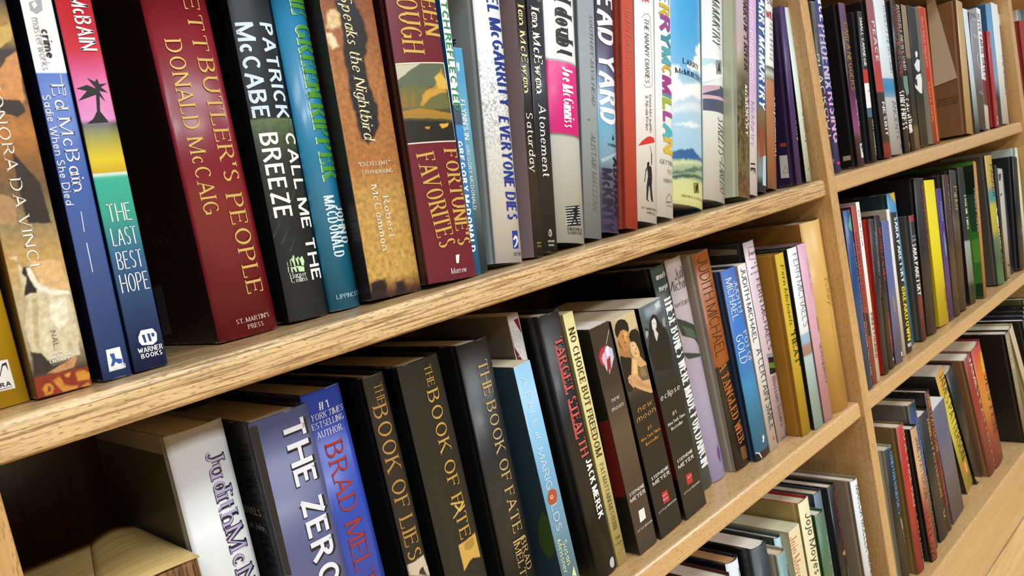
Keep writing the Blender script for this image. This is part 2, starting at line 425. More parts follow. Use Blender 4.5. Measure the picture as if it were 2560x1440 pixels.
import numpy as np
from mathutils import noise as mnoise
mm = 0.001
ART = {}
def art_mat(seed):
    if 'm' not in ART:
        T = NT('painted cover picture')
        at = T.n('ShaderNodeAttribute', attribute_name='Art')
        T.l(at.outputs['Color'], T.b.inputs['Base Color'])
        T.rough(0.4); T.coat(0.1, 0.2)
        T.bump(T.noise(T.coords((16, 16, 9)), 1, 2), 0.10, 0.002)
        ART['m'] = T.m
    return ART['m']
def paint(e, root, ysurf, w_, h, art):
    """the printed picture: a fine grid over the spine whose colours come from soft-edged shapes"""
    soft, amp, res, tone = art
    nu, nv = int(w_ / res) + 1, int(h / res) + 1
    U, Vv = np.meshgrid(np.linspace(.3, w_ - .3, nu), np.linspace(.5, h - .5, nv))
    n1 = np.empty(U.size); n2 = np.empty(U.size); n3 = np.empty(U.size)
    for k, (a, b_) in enumerate(zip(U.ravel(), Vv.ravel())):
        v = mnoise.noise_vector((a * .22, b_ * .22, 3.0)); q = mnoise.noise((a * .9, b_ * .9, 7.0))
        n1[k] = v[0] + .5 * q; n2[k] = v[1] + .5 * q; n3[k] = mnoise.fractal((a * .30, b_ * .30, 1.0), .7, 2.1, 4)
    x = U.ravel() + n1 * amp; y = Vv.ravel() + n2 * amp
    C = np.empty((U.size, 3))
    rp = e.get('ramp') or [(0, e['c'])]
    for c in range(3):
        C[:, c] = np.interp(y / h, [r[0] for r in rp], [dye(r[1])[c] for r in rp])
    for P in e.get('P', ()):
        if P[0] != 'S' or P[1].startswith('!'): continue
        c = P[2]; L = [(c[j], c[j + 1]) for j in range(0, len(c), 2)]
        s_ = soft
        col = P[1]
        if '~' in col:
            col, s_ = col.split('~'); s_ = float(s_)
        mrg = s_ * 2
        sel = np.where((x > min(p[0] for p in L) - mrg) & (x < max(p[0] for p in L) + mrg) & (y > min(p[1] for p in L) - mrg) & (y < max(p[1] for p in L) + mrg))[0]
        if not len(sel): continue
        X, Y = x[sel], y[sel]
        ins = np.zeros(len(sel), bool); dist = np.full(len(sel), 1e9)
        for i in range(len(L)):
            (ax, ay), (bx, by) = L[i], L[(i + 1) % len(L)]
            cr = ((ay > Y) != (by > Y)) & (X < (bx - ax) * (Y - ay) / ((by - ay) or 1e-9) + ax)
            ins ^= cr
            dx, dy = bx - ax, by - ay
            t = np.clip(((X - ax) * dx + (Y - ay) * dy) / (dx * dx + dy * dy + 1e-9), 0, 1)
            dist = np.minimum(dist, np.hypot(X - ax - t * dx, Y - ay - t * dy))
        sd = np.where(ins, dist, -dist)
        a = np.clip(sd / (2 * s_) + .5, 0, 1); a = a * a * (3 - 2 * a)
        C[sel] = C[sel] * (1 - a[:, None]) + np.array(dye(col)[:3]) * a[:, None]
    C *= (1 + tone * n3)[:, None]
    C = np.clip(C, 0, 1)
    V = [(a * mm, (ysurf(a) - .07) * mm, b_ * mm) for a, b_ in zip(U.ravel(), Vv.ravel())]
    F = [(j * nu + i, j * nu + i + 1, (j + 1) * nu + i + 1, (j + 1) * nu + i) for j in range(nv - 1) for i in range(nu - 1)]
    o = mesh_obj('cover_picture', V, F, [art_mat(0)], root, None, None, [True] * len(F))
    at = o.data.color_attributes.new('Art', 'FLOAT_COLOR', 'POINT')
    at.data.foreach_set('color', np.hstack([C, np.ones((len(C), 1))]).ravel())
def book(e, zb, group, idx):
    w_, h, d = e['w'], e['h'], e['d']
    hb = e['k'] == 'hb'
    root = empty('book', (e['x'] * mm, e['y'] * mm, zb * mm + e["z"] * mm + FLOOR + 0.0004), (0, math.radians(e['a']), 0))
    tag(root, e['n'], 'book', group)
    seed = idx * 1.37
    b = e.get('bulge', 0)
    ye, yf = b * .6 + (.5 if hb else 0), -b * .4
    def ysurf(u):
        s = max(-1, min(1, 2 * u / w_ - 1))
        if hb:
            return ye - (ye - yf) * (1 - abs(s) ** 2.3)
        q = min(u, w_ - u)
        return .45 * max(0, 1 - q / .9) ** 2
    outer, inner, kind = [], [], []
    if hb:
        t = min(2.4, w_ * .2)
        outer += [(0, d), (0, 9), (min(.9, t * .5), 6), (.15, ye + 1.6)]
        inner += [(t, d), (t, 9), (t, 7), (t, ye + 4)]
        N = 14 if b > 1.4 else 8
        for i in range(N + 1):
            u = w_ * i / N
            outer.append((u, ysurf(u))); inner.append((min(max(u, t * .8), w_ - t * .8), ysurf(u) + 1.5))
        nl, nr = 4, N + 5
        outer += [(w_ - .15, ye + 1.6), (w_ - min(.9, t * .5), 6), (w_, 9), (w_, d)]
        inner += [(w_ - t, ye + 4), (w_ - t, 7), (w_ - t, 9), (w_ - t, d)]
    else:
        t = .45
        us = [0, .25, .55, .9] + [w_ * f for f in (.3, .5, .7)] + [w_ - .9, w_ - .55, w_ - .25, w_]
        outer += [(0, d)]; inner += [(t, d)]
        for u in us:
            outer.append((u, ysurf(u))); inner.append((min(max(u, t), w_ - t), ysurf(u) + t))
        outer += [(w_, d)]; inner += [(w_ - t, d)]
        nl, nr = 1, len(us) + 1
    n = len(outer)
    V, F, MI, UV, SM = [], [], [], [], []
    for z in (0, h):
        for p in outer: V.append((p[0] * mm, p[1] * mm, z * mm))
        for p in inner: V.append((p[0] * mm, p[1] * mm, z * mm))
    def face(ids, mi, uv, smooth=False):
        F.append(ids); MI.append(mi); UV.extend(uv); SM.append(smooth)
    for i in range(n - 1):
        spine = (4 <= i < n - 5) if hb else (0 < i < n - 2)
        mi = 0 if spine else 1
        ua = [min(max(outer[k][0] / w_, 0), 1) for k in (i, i + 1)]
        if not spine: ua = [outer[k][1] / d for k in (i, i + 1)]
        face((i, i + 1, 2 * n + i + 1, 2 * n + i), mi, [(ua[0], 0), (ua[1], 0), (ua[1], 1), (ua[0], 1)], spine)
        j = n + i
        face((j + 1, j, 2 * n + j, 2 * n + j + 1), 2, [(.5, .5)] * 4)
        face((2 * n + i, 2 * n + i + 1, 3 * n + i + 1, 3 * n + i), 2, [(.5, .5)] * 4)
        face((i + 1, i, n + i, n + i + 1), 2, [(.5, .5)] * 4)
    for i in (0, n - 1):
        f = (i, 2 * n + i, 3 * n + i, n + i)
        face(f if i == 0 else f[::-1], 2, [(.5, .5)] * 4)
    bc = e.get('bc') or (e['l'] if hb else 'd8d2c4')
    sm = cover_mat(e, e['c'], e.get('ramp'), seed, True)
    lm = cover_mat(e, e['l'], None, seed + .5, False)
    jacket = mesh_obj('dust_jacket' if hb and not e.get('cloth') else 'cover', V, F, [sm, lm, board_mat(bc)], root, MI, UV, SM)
    # page block
    pc = e.get('pc') or PAGE_TONES[idx % 5]
    if hb:
        x0, x1, y1, z0, z1 = t + .15, w_ - t - .15, d - 4, 3, h - 3.2
        K = 6; prof = []
        for i in range(K + 1):
            u = x0 + (x1 - x0) * i / K
            prof.append((u, ysurf(u) + 3.4))
    else:
        x0, x1, y1, z0, z1 = .5, w_ - .5, d - .8, .25, h - .25
        prof = [(x0, .95), (x1, .95)]
    prof = [(x0, y1)] + prof + [(x1, y1)]
    k = len(prof)
    PV = [(p[0] * mm, p[1] * mm, z * mm) for z in (z0, z1) for p in prof]
    PF = [(i, (i + 1) % k, k + (i + 1) % k, k + i) for i in range(k)] + [tuple(range(k))[::-1], tuple(range(k, 2 * k))]
    mesh_obj('page_block', PV, PF, [page_mat(pc)], root)
    if hb and w_ > 14:
        HV, HF = [], []
        for i in range(K + 1):
            u = x0 + .4 + (x1 - x0 - .8) * i / K
            y_ = ysurf(u) + 2.6
            HV += [(u * mm, y_ * mm, (z1 - 1) * mm), (u * mm, (y_ + 1.1) * mm, (z1 - 1) * mm), (u * mm, (y_ + 1.1) * mm, (z1 + 1.1) * mm), (u * mm, y_ * mm, (z1 + 1.1) * mm)]
        for i in range(K):
            for j in range(4):
                HF.append((4 * i + j, 4 * i + (j + 1) % 4, 4 * i + 4 + (j + 1) % 4, 4 * i + 4 + j))
        HF += [(3, 2, 1, 0), tuple(4 * K + j for j in range(4))]
        mesh_obj('headband', HV, HF, [headband_mat()], root)
    # printed art and lettering, following the surface
    def place(surf, p, off):
        if surf == 'S': return (p[0] * mm, (ysurf(p[0]) - off) * mm, p[1] * mm)
        return (-off * mm, p[0] * mm, p[1] * mm)
    groups = {}
    art = e.get('art')
    if art:
        paint(e, jacket, ysurf, w_, h, art)
    def add(part, surf, polys, col, off):
        g = groups.setdefault(part, ([], [], [], []))
        m = ink(col)
        if m not in g[2]: g[2].append(m)
        mi = g[2].index(m)
        if surf == 'S': lim = (.35, w_ - .35, .6, h - .6)
        else: lim = (10 if hb else 1, d - 2, 1, h - 1)
        strips = [0]
        if surf == 'S' and hb and b > .9:
            ns = 12
            strips = [w_ * i / ns for i in range(1, ns)]
        for q in polys:
            q = clip_rect(q, *lim)
            if not q: continue
            pieces = [q]
            if len(strips) > 1:
                pieces = []; rest = q
                us = [p[0] for p in q]
                for s in strips:
                    if s <= min(us) or s >= max(us): continue
                    a = clip(rest, 0, s, True)
                    if len(a) > 2: pieces.append(a)
                    rest = clip(rest, 0, s, False)
                    if len(rest) < 3: break
                if len(rest) > 2: pieces.append(rest)
            for pc_ in pieces:
                area2 = sum(pc_[i][0] * pc_[(i + 1) % len(pc_)][1] - pc_[i][1] * pc_[(i + 1) % len(pc_)][0] for i in range(len(pc_)))
                if (area2 < 0) == (surf == 'S'): pc_ = pc_[::-1]
                o_ = len(g[0])
                g[0].extend(place(surf, p, off) for p in pc_)
                g[1].append(tuple(range(o_, o_ + len(pc_)))); g[3].append(mi)
    boxes = []
    for i, P in enumerate(e.get('P', ())):
        c = P[2]; bx = [P[0][0], min(c[0::2]), max(c[0::2]), min(c[1::2]), max(c[1::2]), {i}]
        for o_ in boxes[:]:
            if o_[0] == bx[0] and o_[1] < bx[2] + 1 and bx[1] < o_[2] + 1 and o_[3] < bx[4] + 1 and bx[3] < o_[4] + 1:
                boxes.remove(o_)
                bx = [bx[0], min(bx[1], o_[1]), max(bx[2], o_[2]), min(bx[3], o_[3]), max(bx[4], o_[4]), bx[5] | o_[5]]
        boxes.append(bx)
    cl = {i: k_ for k_, o_ in enumerate(boxes) for i in o_[5]}
    for i, P in enumerate(e.get('P', ())):
        sf, col, c = P[0], P[1], P[2]
        if art and sf == 'S' and not col.startswith('!'): continue
        col = col.lstrip('!')
        L = [(c[j], c[j + 1]) for j in range(0, len(c), 2)]
        off = .08 + .012 * i
        if sf.endswith('o'):
            hw = P[3] / 2; polys = []
            for a_, b_ in zip(L[:-1], L[1:]):
                l = math.hypot(b_[0] - a_[0], b_[1] - a_[1]) + 1e-6
                nx, ny = -(b_[1] - a_[1]) / l * hw, (b_[0] - a_[0]) / l * hw
                polys.append([(a_[0] + nx, a_[1] + ny), (a_[0] - nx, a_[1] - ny), (b_[0] - nx, b_[1] - ny), (b_[0] + nx, b_[1] + ny)])
        else:
            polys = [L]
        add('cover_art|%d' % cl[i], sf[0], polys, col, off)
    for i, t_ in enumerate(e.get('T', ())):
        sf, s, c, cap, st, col, part = t_
        ms = 2.4 if (sf[0] == 'S' and hb and b > .9) else 50
        if sf[0] == 'L':
            ps = [[(-x, y) for x, y in q] for q in text_polys(s, (-c[0], c[1]), (-c[2], c[3]), cap, st, ms)]
        else:
            ps = text_polys(s, (c[0], c[1]), (c[2], c[3]), cap, st, ms)
        add(part, sf[0], ps, col, .42 + .03 * i)
    for part, (v, f, mats, mi) in groups.items():
        if v: mesh_obj(part.split('|')[0], v, f, mats, jacket, mi)
    return root

ROWS = [
 ('books on the upper shelf of the near bookcase', 0.0, [
  dict(n='thick yellow paperback with a white publisher patch, first on the upper near shelf', x=-985.2, y=46, z=0.2, w=31, h=250, d=132, a=0.33, k='pb', c='d8b01e', l='c9a01a', T=[('Sh','MIRA',[14.9,12.4,23.8,12.4],2.4,'NB','26241f','publisher_mark')], P=[('S','f4f2ea',[19.7,25.8,25.5,25.5,25.6,9,15.9,9.4]),('S','26241f',[19.5,22.7,20.7,22.9,20.2,18.6,22.3,23.7,24.5,24.1,24.5,18.9,23.7,22.7,22.4,22.4,20,17.1,18.4,17]),('S','26241f',[16.6,10.3,24.3,10.3,24.3,10,16.5,9.9])]),
  dict(n='paperback with an old-master portrait of a white dress on a red-gold band', x=-953.4, y=33, z=1, w=28.6, h=250, d=132, a=1.96, k='pb', c='6a4a26', l='4a3320', art=(0.5,0.5,0.55,0.25), gloss=0.25, ramp=[(0,'7a2c14'),(0.0207,'7a3018'),(0.0484,'4a3828'),(0.1129,'a89a78'),(0.2043,'b5a680'),(0.3038,'c09a5a'),(0.3846,'8f7d55'),(0.4559,'6b5330'),(0.5267,'8a5a26'),(0.5882,'b4762f'),(0.6754,'5c3d1e'),(0.7619,'2e2418'),(0.8049,'b98f3a'),(0.8733,'3a2a1a')], T=[('Sd','LEONORA DA VINCI',[13.4,180.8,13.4,72.8],5.7,'S','f2ece0','title'),('Sd','NAL',[14.8,35.2,14.8,26],2.6,'N','6a6258','publisher_mark'),('Sh','NEW',[12.6,23,17.1,23],1.7,'NB','f0ece0','publisher_mark'),('Sh','AMERICAN',[9.4,20.8,20.8,20.8],1.9,'NB','f0ece0','publisher_mark'),('Sh','LIBRARY',[10,18.5,19.8,18.5],1.7,'NB','f0ece0','publisher_mark')], P=[('S','c7894a',[22.4,186.7,28.6,191.1,27,164.4,19.7,154.4,13.3,156.3,14.1,174.9]),('S','3a2716',[14.3,164.7,24.6,163.6,26.4,157.5,21.2,154.3,13.5,157.2]),('S','c0a24a',[21.2,202.8,29.4,206.4,26.8,197,18.8,190.9]),('S','a9865a',[3.4,114.6,11.3,109.5,9.2,95.1,0.1,98]),('S','3a2a1c',[15.1,135.8,25.3,117.6,26.2,94.6,14.7,96.1,14,118.7]),('S','cfc3a0',[1.8,79.1,5.8,79,4.9,64.5,5.8,53.6,1.4,39.2,2.5,27.1,7.9,19.7,18.9,18.2,25.7,18.9,27.3,32.1,26.9,51.8,22.5,57,13.1,63.5,10.8,72.9,7,72.3,5.7,76.1]),('S','d9b27a',[11.8,75.1,25.9,73.9,27.9,56.5,20.5,57.9,14,62.8]),('S','2a211c',[7.7,72.8,10.2,72.4,9.8,65.3,12,60.8,11.3,57.3,8.3,57.9,4.9,56.8,8,66.8,6.2,69.5]),('S','b9a982',[8.1,54.4,11.3,54.9,6.5,26.1,4.5,29]),('S','e6dec4',[17.2,52.5,24.8,52.3,24.5,40.1,17.8,34.3,14.6,42.3]),('S','ded2b0',[10.8,41.9,13.5,44.9,12,29.6,8.1,23.3]),('S','ede6d2',[9,72,11.1,71.6,12.5,63.1,18.3,57.8,27.2,56,27.3,53.6,17.3,55.5,11,61,9.2,67.8]),('S','3c2f2a',[1.9,26.6,7.2,24.1,10.8,16,18.6,17,23.3,18.3,13.4,12.9,5.9,12.5,1.2,13.1]),('S','c08a5a',[7.5,12.6,13.9,15.2,23.5,18.8,23.6,17,21.1,12.7,13.2,11.7]),('S','8c2c12',[0.7,11.7,29.2,11.2,28.7,-0.9,0.4,-1.3]),('S','c8822a',[3.2,4.8,5.9,7.6,7.9,7.1,9.4,3.6,7.8,1,4,0.9]),('S','c8822a',[9.3,8.5,12.7,9.4,14.9,3.9,21.1,2.2,20.4,-1.3,13,0.2]),('S','d08c2e',[21,9.6,26.1,9.8,29,7.5,27.1,3.7,21.6,4.5]),('S','7a2410',[6.1,5.8,7.6,5.3,7,2.5,5.5,2.9]),('S','c07a28',[22,0.7,26.3,2.6,27.5,0.4,22.7,-1.3]),('S','d6943a',[15.5,9.9,18.4,10.3,17.9,8,15.8,8.3])]),
  dict(n='slim blue paperback with a white top band, white spine creases running down it', x=-919.6, y=30, z=0.6, w=16.1, h=250, d=132, a=2.26, k='pb', c='3f62ab', l='161a33', ramp=[(0,'2c4488'),(0.0449,'3b5aa6'),(0.7079,'4468b4'),(0.7088,'ece9e2'),(0.8731,'ece9e2')], lramp=1, T=[('Sd','crime',[9.4,201.5,9.4,186],4.8,'NB','2f3238','series_mark'),('Sd','masterworks',[5.8,207.8,5.8,178.8],4.6,'NL','8a8d92','series_mark'),('Sd','Ed McBain',[9.4,170,9.4,110.6],7.1,'S','f2f2f2','author_name'),('Sd','Sadie When She Died',[2.5,164.8,2.5,102.8],4,'N','e6ebf4','title'),('Sh','ORION',[4.7,6.4,13,6.4],2.8,'SB','f2f2f2','publisher_mark')], P=[('S','9aa0a8',[4,216.3,10.9,219.3,10.3,212.4,6.7,210,3.9,212]),('S','ece9e2',[5.4,215.5,7.3,217.4,8,214.8,6.1,213]),('S','f2f0ea',[4.7,17.6,12.4,17.8,12.6,5,4.1,4.8]),('S','33549c',[6.2,14.9,8.7,14.8,8.9,11.5,12.2,10.7,12.2,8.3,10,8,8.6,9.7,6.8,7.4,5.3,7.7,6.9,11.1]),('S','dfe6f2',[12.2,176.6,12.5,176.6,11.7,164.3,11.4,164.3]),('S','dfe6f2',[6.6,80.2,7.1,80.2,6.9,63,6.5,63]),('S','dfe6f2',[7.3,98.2,7.7,98.2,7.1,86.5,6.7,86.6])]),
  dict(n='blue-green paperback with a palm tree against a pink and yellow sunset', x=-902.3, y=28, z=0.8, w=19.4, h=250, d=132, a=2.24, k='pb', c='24407f', l='101a3a', ramp=[(0,'1d2f6d'),(0.1205,'26498f'),(0.2748,'2a6ca8'),(0.3703,'2ba898'),(0.4602,'3cb39b'),(0.4687,'d6efe6'),(0.4725,'c9a82a'),(0.5026,'d9c21e'),(0.5541,'8f8a20'),(0.5849,'201e18'),(0.5961,'c873b0'),(0.6981,'c73a7c'),(0.7534,'bd2032'),(0.8721,'b3202a')], T=[('Sd','ED McBAIN',[12.5,233.9,12.5,189.3],8.9,'NB','eceaea','author_name'),('Sh','THE',[3.5,94.4,16.4,94.4],10.4,'N','f0ecec','title'),('Sh','LAST',[3,80.2,16.8,80.2],10.4,'N','f0ecec','title'),('Sh','BEST',[3.1,66.2,17.1,66.2],10.4,'N','f0ecec','title'),('Sh','HOPE',[2.4,52.7,18,52.7],10.7,'N','f0ecec','title'),('Sh','WARNER',[4,12,18,12],3.1,'NB','f0f0f0','publisher_mark'),('Sh','BOOKS',[5.1,8.5,17.1,8.5],2.7,'NB','f0f0f0','publisher_mark')], P=[('S','1f1a1c',[11.7,168.1,13.9,168.1,11.4,153.6,14.2,148.5,14.8,147.1,2.8,146.7,6.7,149.3,9.7,153.7]),('S','1f1a1c',[11.9,166.7,8.1,173.1,11.9,170.8,13.5,172.6,14.1,169.4,18.5,169.8,14.6,167.6,17.9,164.4,13.3,165.4,15.5,159,12.1,163.6,9.4,162.7,0.8,159.8,6.6,165.5,1,166.9,7.3,169]),('S','f2f2f2',[5.7,20,7.8,23.7,14.6,23.6,16.5,20.3,15.8,15.7,13.1,14,6.9,14.9,5.6,17.2]),('S','24407f',[7.8,20.9,9.5,21,9.9,16.1,8.5,16]),('S','24407f',[10.9,21.1,12.5,21,12.9,16.2,11.4,16.2]),('S','24407f',[13.3,20.9,15.1,20.8,14.9,18.8,13.4,18.6])]),
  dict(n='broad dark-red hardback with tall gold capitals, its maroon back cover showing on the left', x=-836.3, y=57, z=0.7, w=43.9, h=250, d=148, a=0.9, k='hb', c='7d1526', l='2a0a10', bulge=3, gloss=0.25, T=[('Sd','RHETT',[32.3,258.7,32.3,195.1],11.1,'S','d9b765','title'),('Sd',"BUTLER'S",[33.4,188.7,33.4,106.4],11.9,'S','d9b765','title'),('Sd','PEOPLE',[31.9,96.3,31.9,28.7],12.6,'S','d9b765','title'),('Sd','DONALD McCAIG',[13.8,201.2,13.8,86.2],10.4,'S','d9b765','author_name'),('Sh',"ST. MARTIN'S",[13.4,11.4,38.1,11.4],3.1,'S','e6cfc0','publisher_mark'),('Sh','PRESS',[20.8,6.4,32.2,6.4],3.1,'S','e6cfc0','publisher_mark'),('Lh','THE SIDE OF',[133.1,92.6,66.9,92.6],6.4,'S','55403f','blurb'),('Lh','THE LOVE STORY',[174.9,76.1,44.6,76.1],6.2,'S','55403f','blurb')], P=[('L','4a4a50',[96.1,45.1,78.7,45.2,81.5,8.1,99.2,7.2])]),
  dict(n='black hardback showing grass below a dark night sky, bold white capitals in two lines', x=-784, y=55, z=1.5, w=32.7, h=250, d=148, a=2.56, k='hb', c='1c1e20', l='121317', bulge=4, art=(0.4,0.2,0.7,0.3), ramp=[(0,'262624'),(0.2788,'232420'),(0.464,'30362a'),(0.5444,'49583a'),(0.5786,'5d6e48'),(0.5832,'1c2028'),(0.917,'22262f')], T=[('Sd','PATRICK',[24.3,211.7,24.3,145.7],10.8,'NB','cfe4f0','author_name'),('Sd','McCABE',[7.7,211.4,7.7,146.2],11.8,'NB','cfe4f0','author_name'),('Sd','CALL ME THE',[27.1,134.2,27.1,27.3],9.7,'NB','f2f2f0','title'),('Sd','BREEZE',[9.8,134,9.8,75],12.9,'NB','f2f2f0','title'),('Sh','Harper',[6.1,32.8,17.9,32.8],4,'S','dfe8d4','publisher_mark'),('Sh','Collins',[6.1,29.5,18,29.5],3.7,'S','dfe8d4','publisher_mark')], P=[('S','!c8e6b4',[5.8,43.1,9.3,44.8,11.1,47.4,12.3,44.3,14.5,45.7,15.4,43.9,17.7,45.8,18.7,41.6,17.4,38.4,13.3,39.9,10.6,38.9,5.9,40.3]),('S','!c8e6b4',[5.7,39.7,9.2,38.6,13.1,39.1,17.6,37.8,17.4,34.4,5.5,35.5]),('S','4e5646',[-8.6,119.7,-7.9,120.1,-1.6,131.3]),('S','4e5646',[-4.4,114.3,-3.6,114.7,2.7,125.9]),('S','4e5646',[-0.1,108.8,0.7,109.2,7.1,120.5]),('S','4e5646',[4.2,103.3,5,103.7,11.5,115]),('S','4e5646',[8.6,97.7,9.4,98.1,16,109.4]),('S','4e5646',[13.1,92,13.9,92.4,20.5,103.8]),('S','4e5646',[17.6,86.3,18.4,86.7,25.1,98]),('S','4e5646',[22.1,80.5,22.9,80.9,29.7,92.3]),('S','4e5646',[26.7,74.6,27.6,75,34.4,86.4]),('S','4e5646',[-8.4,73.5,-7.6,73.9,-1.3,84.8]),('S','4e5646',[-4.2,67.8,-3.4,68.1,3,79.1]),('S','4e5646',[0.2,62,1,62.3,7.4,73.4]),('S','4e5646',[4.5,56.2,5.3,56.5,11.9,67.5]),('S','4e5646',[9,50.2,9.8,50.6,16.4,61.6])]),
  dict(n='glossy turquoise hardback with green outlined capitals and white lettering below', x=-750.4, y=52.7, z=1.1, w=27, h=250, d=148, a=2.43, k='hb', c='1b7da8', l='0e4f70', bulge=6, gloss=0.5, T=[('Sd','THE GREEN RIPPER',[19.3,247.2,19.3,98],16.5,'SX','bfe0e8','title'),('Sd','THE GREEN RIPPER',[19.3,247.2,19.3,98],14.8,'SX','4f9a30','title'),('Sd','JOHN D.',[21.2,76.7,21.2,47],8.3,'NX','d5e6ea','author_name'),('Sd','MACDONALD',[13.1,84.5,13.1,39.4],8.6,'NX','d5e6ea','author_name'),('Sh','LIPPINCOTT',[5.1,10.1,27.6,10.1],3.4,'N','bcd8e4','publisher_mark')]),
  dict(n='tan parchment-look paperback with a dark scorched streak behind a cursive title', x=-723, y=40, z=2.6, w=47.3, h=250, d=132, a=3.17, k='pb', c='a9792f', l='2a1512', noise=1, art=(1.6,1.4,0.7,0.35), gloss=0.2, ramp=[(0,'3a2018'),(0.018,'5c3820'),(0.0493,'a87c3c'),(0.0618,'c29a4e'),(0.3223,'b98f4c'),(0.396,'a8703a'),(0.6635,'a9703f'),(0.9031,'8a4f2c')], T=[('Sd','Speaks the Nightbird',[22.6,228,22.6,121],10.1,'Si','efe2b4','title'),('Sh','"EXCELLENT."',[8.6,102.2,37.3,102.2],3.3,'S','f4ecd8','quotation'),('Sh','-STEPHEN KING',[8,95.9,38.6,95.9],3.1,'S','f4ecd8','quotation'),('Sd','Robert',[27.7,76.1,27.7,45.3],6,'S','f2ead6','author_name'),('Sd','McCammon',[19.2,85.7,19.2,36.3],6.2,'S','f2ead6','author_name')], P=[('S','2f2d2c',[11.3,224.8,30,226.3,35.9,210.3,37,198.6,30.2,179.4,31.3,160.6,34.8,146.3,34,132,27.7,122.6,20.7,116.4,14.6,120.8,13.8,137.2,11.6,153.5,12.2,169.7,12.4,187,15.7,206.8]),('S','d9bd8c',[3.8,214,9.9,217.8,15.3,214.8,14.1,205.5,6.6,201.7,2.4,203.7]),('S','e6d4ac',[-1.9,199,4.9,199.9,9.7,190.4,3.8,187.9]),('S','30201c',[1.3,12.5,7.4,14.5,15.1,13.9,15.1,6.6,10.6,-4.6,-2.8,-3.9]),('S','30201c',[23.9,10,30.9,11.3,33.4,5.4,30.6,-0.9,22.6,0.5])]),
  dict(n='wine-red hardback with a framed golden landscape picture between gold capitals', x=-675.2, y=29, z=3.8, w=50, h=250, d=148, a=4.31, k='hb', c='6f1727', l='3a0c14', bulge=2, art=(0.35,0.5,0.6,0.0), gloss=0.25, T=[('Sd','COLLEEN',[41.8,266.9,41.8,197.1],17.8,'SB','d6b458','author_name'),('Sd','McCULLOUGH',[18.9,282.7,18.9,182.1],20,'SB','d6b458','author_name'),('Sd',"FORTUNE'S",[41,103.7,41,27],15.2,'SB','d6b458','title'),('Sd','FAVORITES',[14.3,101.2,22.8,27.6],16.9,'SB','d6b458','title'),('Sh','Morrow',[22.6,7.4,38.3,7.4],4.5,'S','efeae4','publisher_mark')], P=[('S','4a4a30',[-4.2,171.3,48.8,174.5,49.4,111.8,-2.7,110.4]),('S','c3c0a8',[-4.2,171.3,23.3,172.9,7.9,164.1,-3.2,156.6]),('S','5c6650',[-3.2,156.6,13.2,168,24.9,173,48.8,174.5,50.4,155.6,29.3,155,10.1,152.1]),('S','6a6a3c~.8',[-3.7,154.2,26.1,155,47.5,149.2,48.5,137.9,-2.1,135.1]),('S','8a6c2c~.6',[1.7,147.1,5.6,152,6.5,144.8,6.1,138.8,-0.2,137.5]),('S','8a6c2c~.6',[8.7,144.9,12.3,151.6,13.3,144.9,12.2,138.8,8.3,138.8]),('S','b08a34',[16.2,140.1,23.8,151.2,34,155.2,45.1,170.5,48,160.6,47.7,150.5,29.9,150.1,19.9,138.9]),('S','a87c28',[-2.1,135.1,15,137.6,49.5,134.1,50.1,129,-1.5,130.3]),('S','d8b050~.8',[35.5,162.7,42.7,166.7,49.7,160.6,49.3,154.3,38.4,152.8]),('S','c99a3c~1',[20,147.5,25.4,151.3,41.9,154.1,44.7,151.7,29.2,146.4,20.3,141.4]),('S','6a5a3c~.5',[-1.4,138.7,7.3,137.6,5.6,136.1,-1.6,136.3]),('S','9a7a34~.6',[-1,133.3,49.1,132.2,49.5,130.3,-0.6,131.5]),('S','2c261c~1',[-1.9,128.5,49.8,127.1,49.4,111.8,-2.7,110.4]),('S','d9a640',[33.1,125.3,44.5,125.9,42.4,123.4,35.5,121.6]),('S','c98f30',[18.4,123,23.1,123.2,22,121.4,18.1,121.5]),('S','!f0eee8',[29.5,19.6,33.6,19.8,31.6,13,29,13]),('So','e4dcc8',[-4.6,171.6,49.2,174.9,49.9,111.5,-3,110.1,-4.6,171.6],1)]),
  dict(n='narrow green, white and blue paperback wedged beside the wine-red hardback', x=-625, y=33, z=0.9, w=8, h=250, d=132, a=6.17, k='pb', c='2f7cc0', l='1d5a90', ramp=[(0,'2a78bc'),(0.4948,'3a8cd0'),(0.5001,'3f4a5c'),(0.5649,'3f4a5c'),(0.5662,'dfeae2'),(0.7269,'e2ece4'),(0.9104,'e2ece4')], T=[('Sd','FLETCH REFLECTED',[3.7,245.8,3.7,136.3],6.5,'NB','2f8a5a','title'),('Sd','GREGORY McDONALD',[1.9,110.8,1.9,19.4],5.2,'NX','f2f6fa','author_name')]),
  dict(n='short slate-teal paperback, its top well below the books on either side', x=-615.6, y=36, z=1.1, w=9.3, h=188.9, d=132, a=6.69, k='pb', c='40789a', l='2f5f7c', ramp=[(0.003,'2e4a5c'),(0.1465,'38505c'),(0.2539,'4c6a72'),(0.4681,'6a9aa4'),(0.6816,'4f93b0'),(1,'4a9ac0')], T=[('Sd',"FLYNN'S IN",[2.5,144.7,2.5,112],4.9,'NB','e6f2f6','title'),('Sd','GREGORY MCDONALD',[2.1,106.9,2.1,53.1],3.6,'N','e6f2f6','author_name')], P=[('S','cfe2ea',[1,176.8,3.9,176.1,3.5,169.6,0.1,167.5])]),
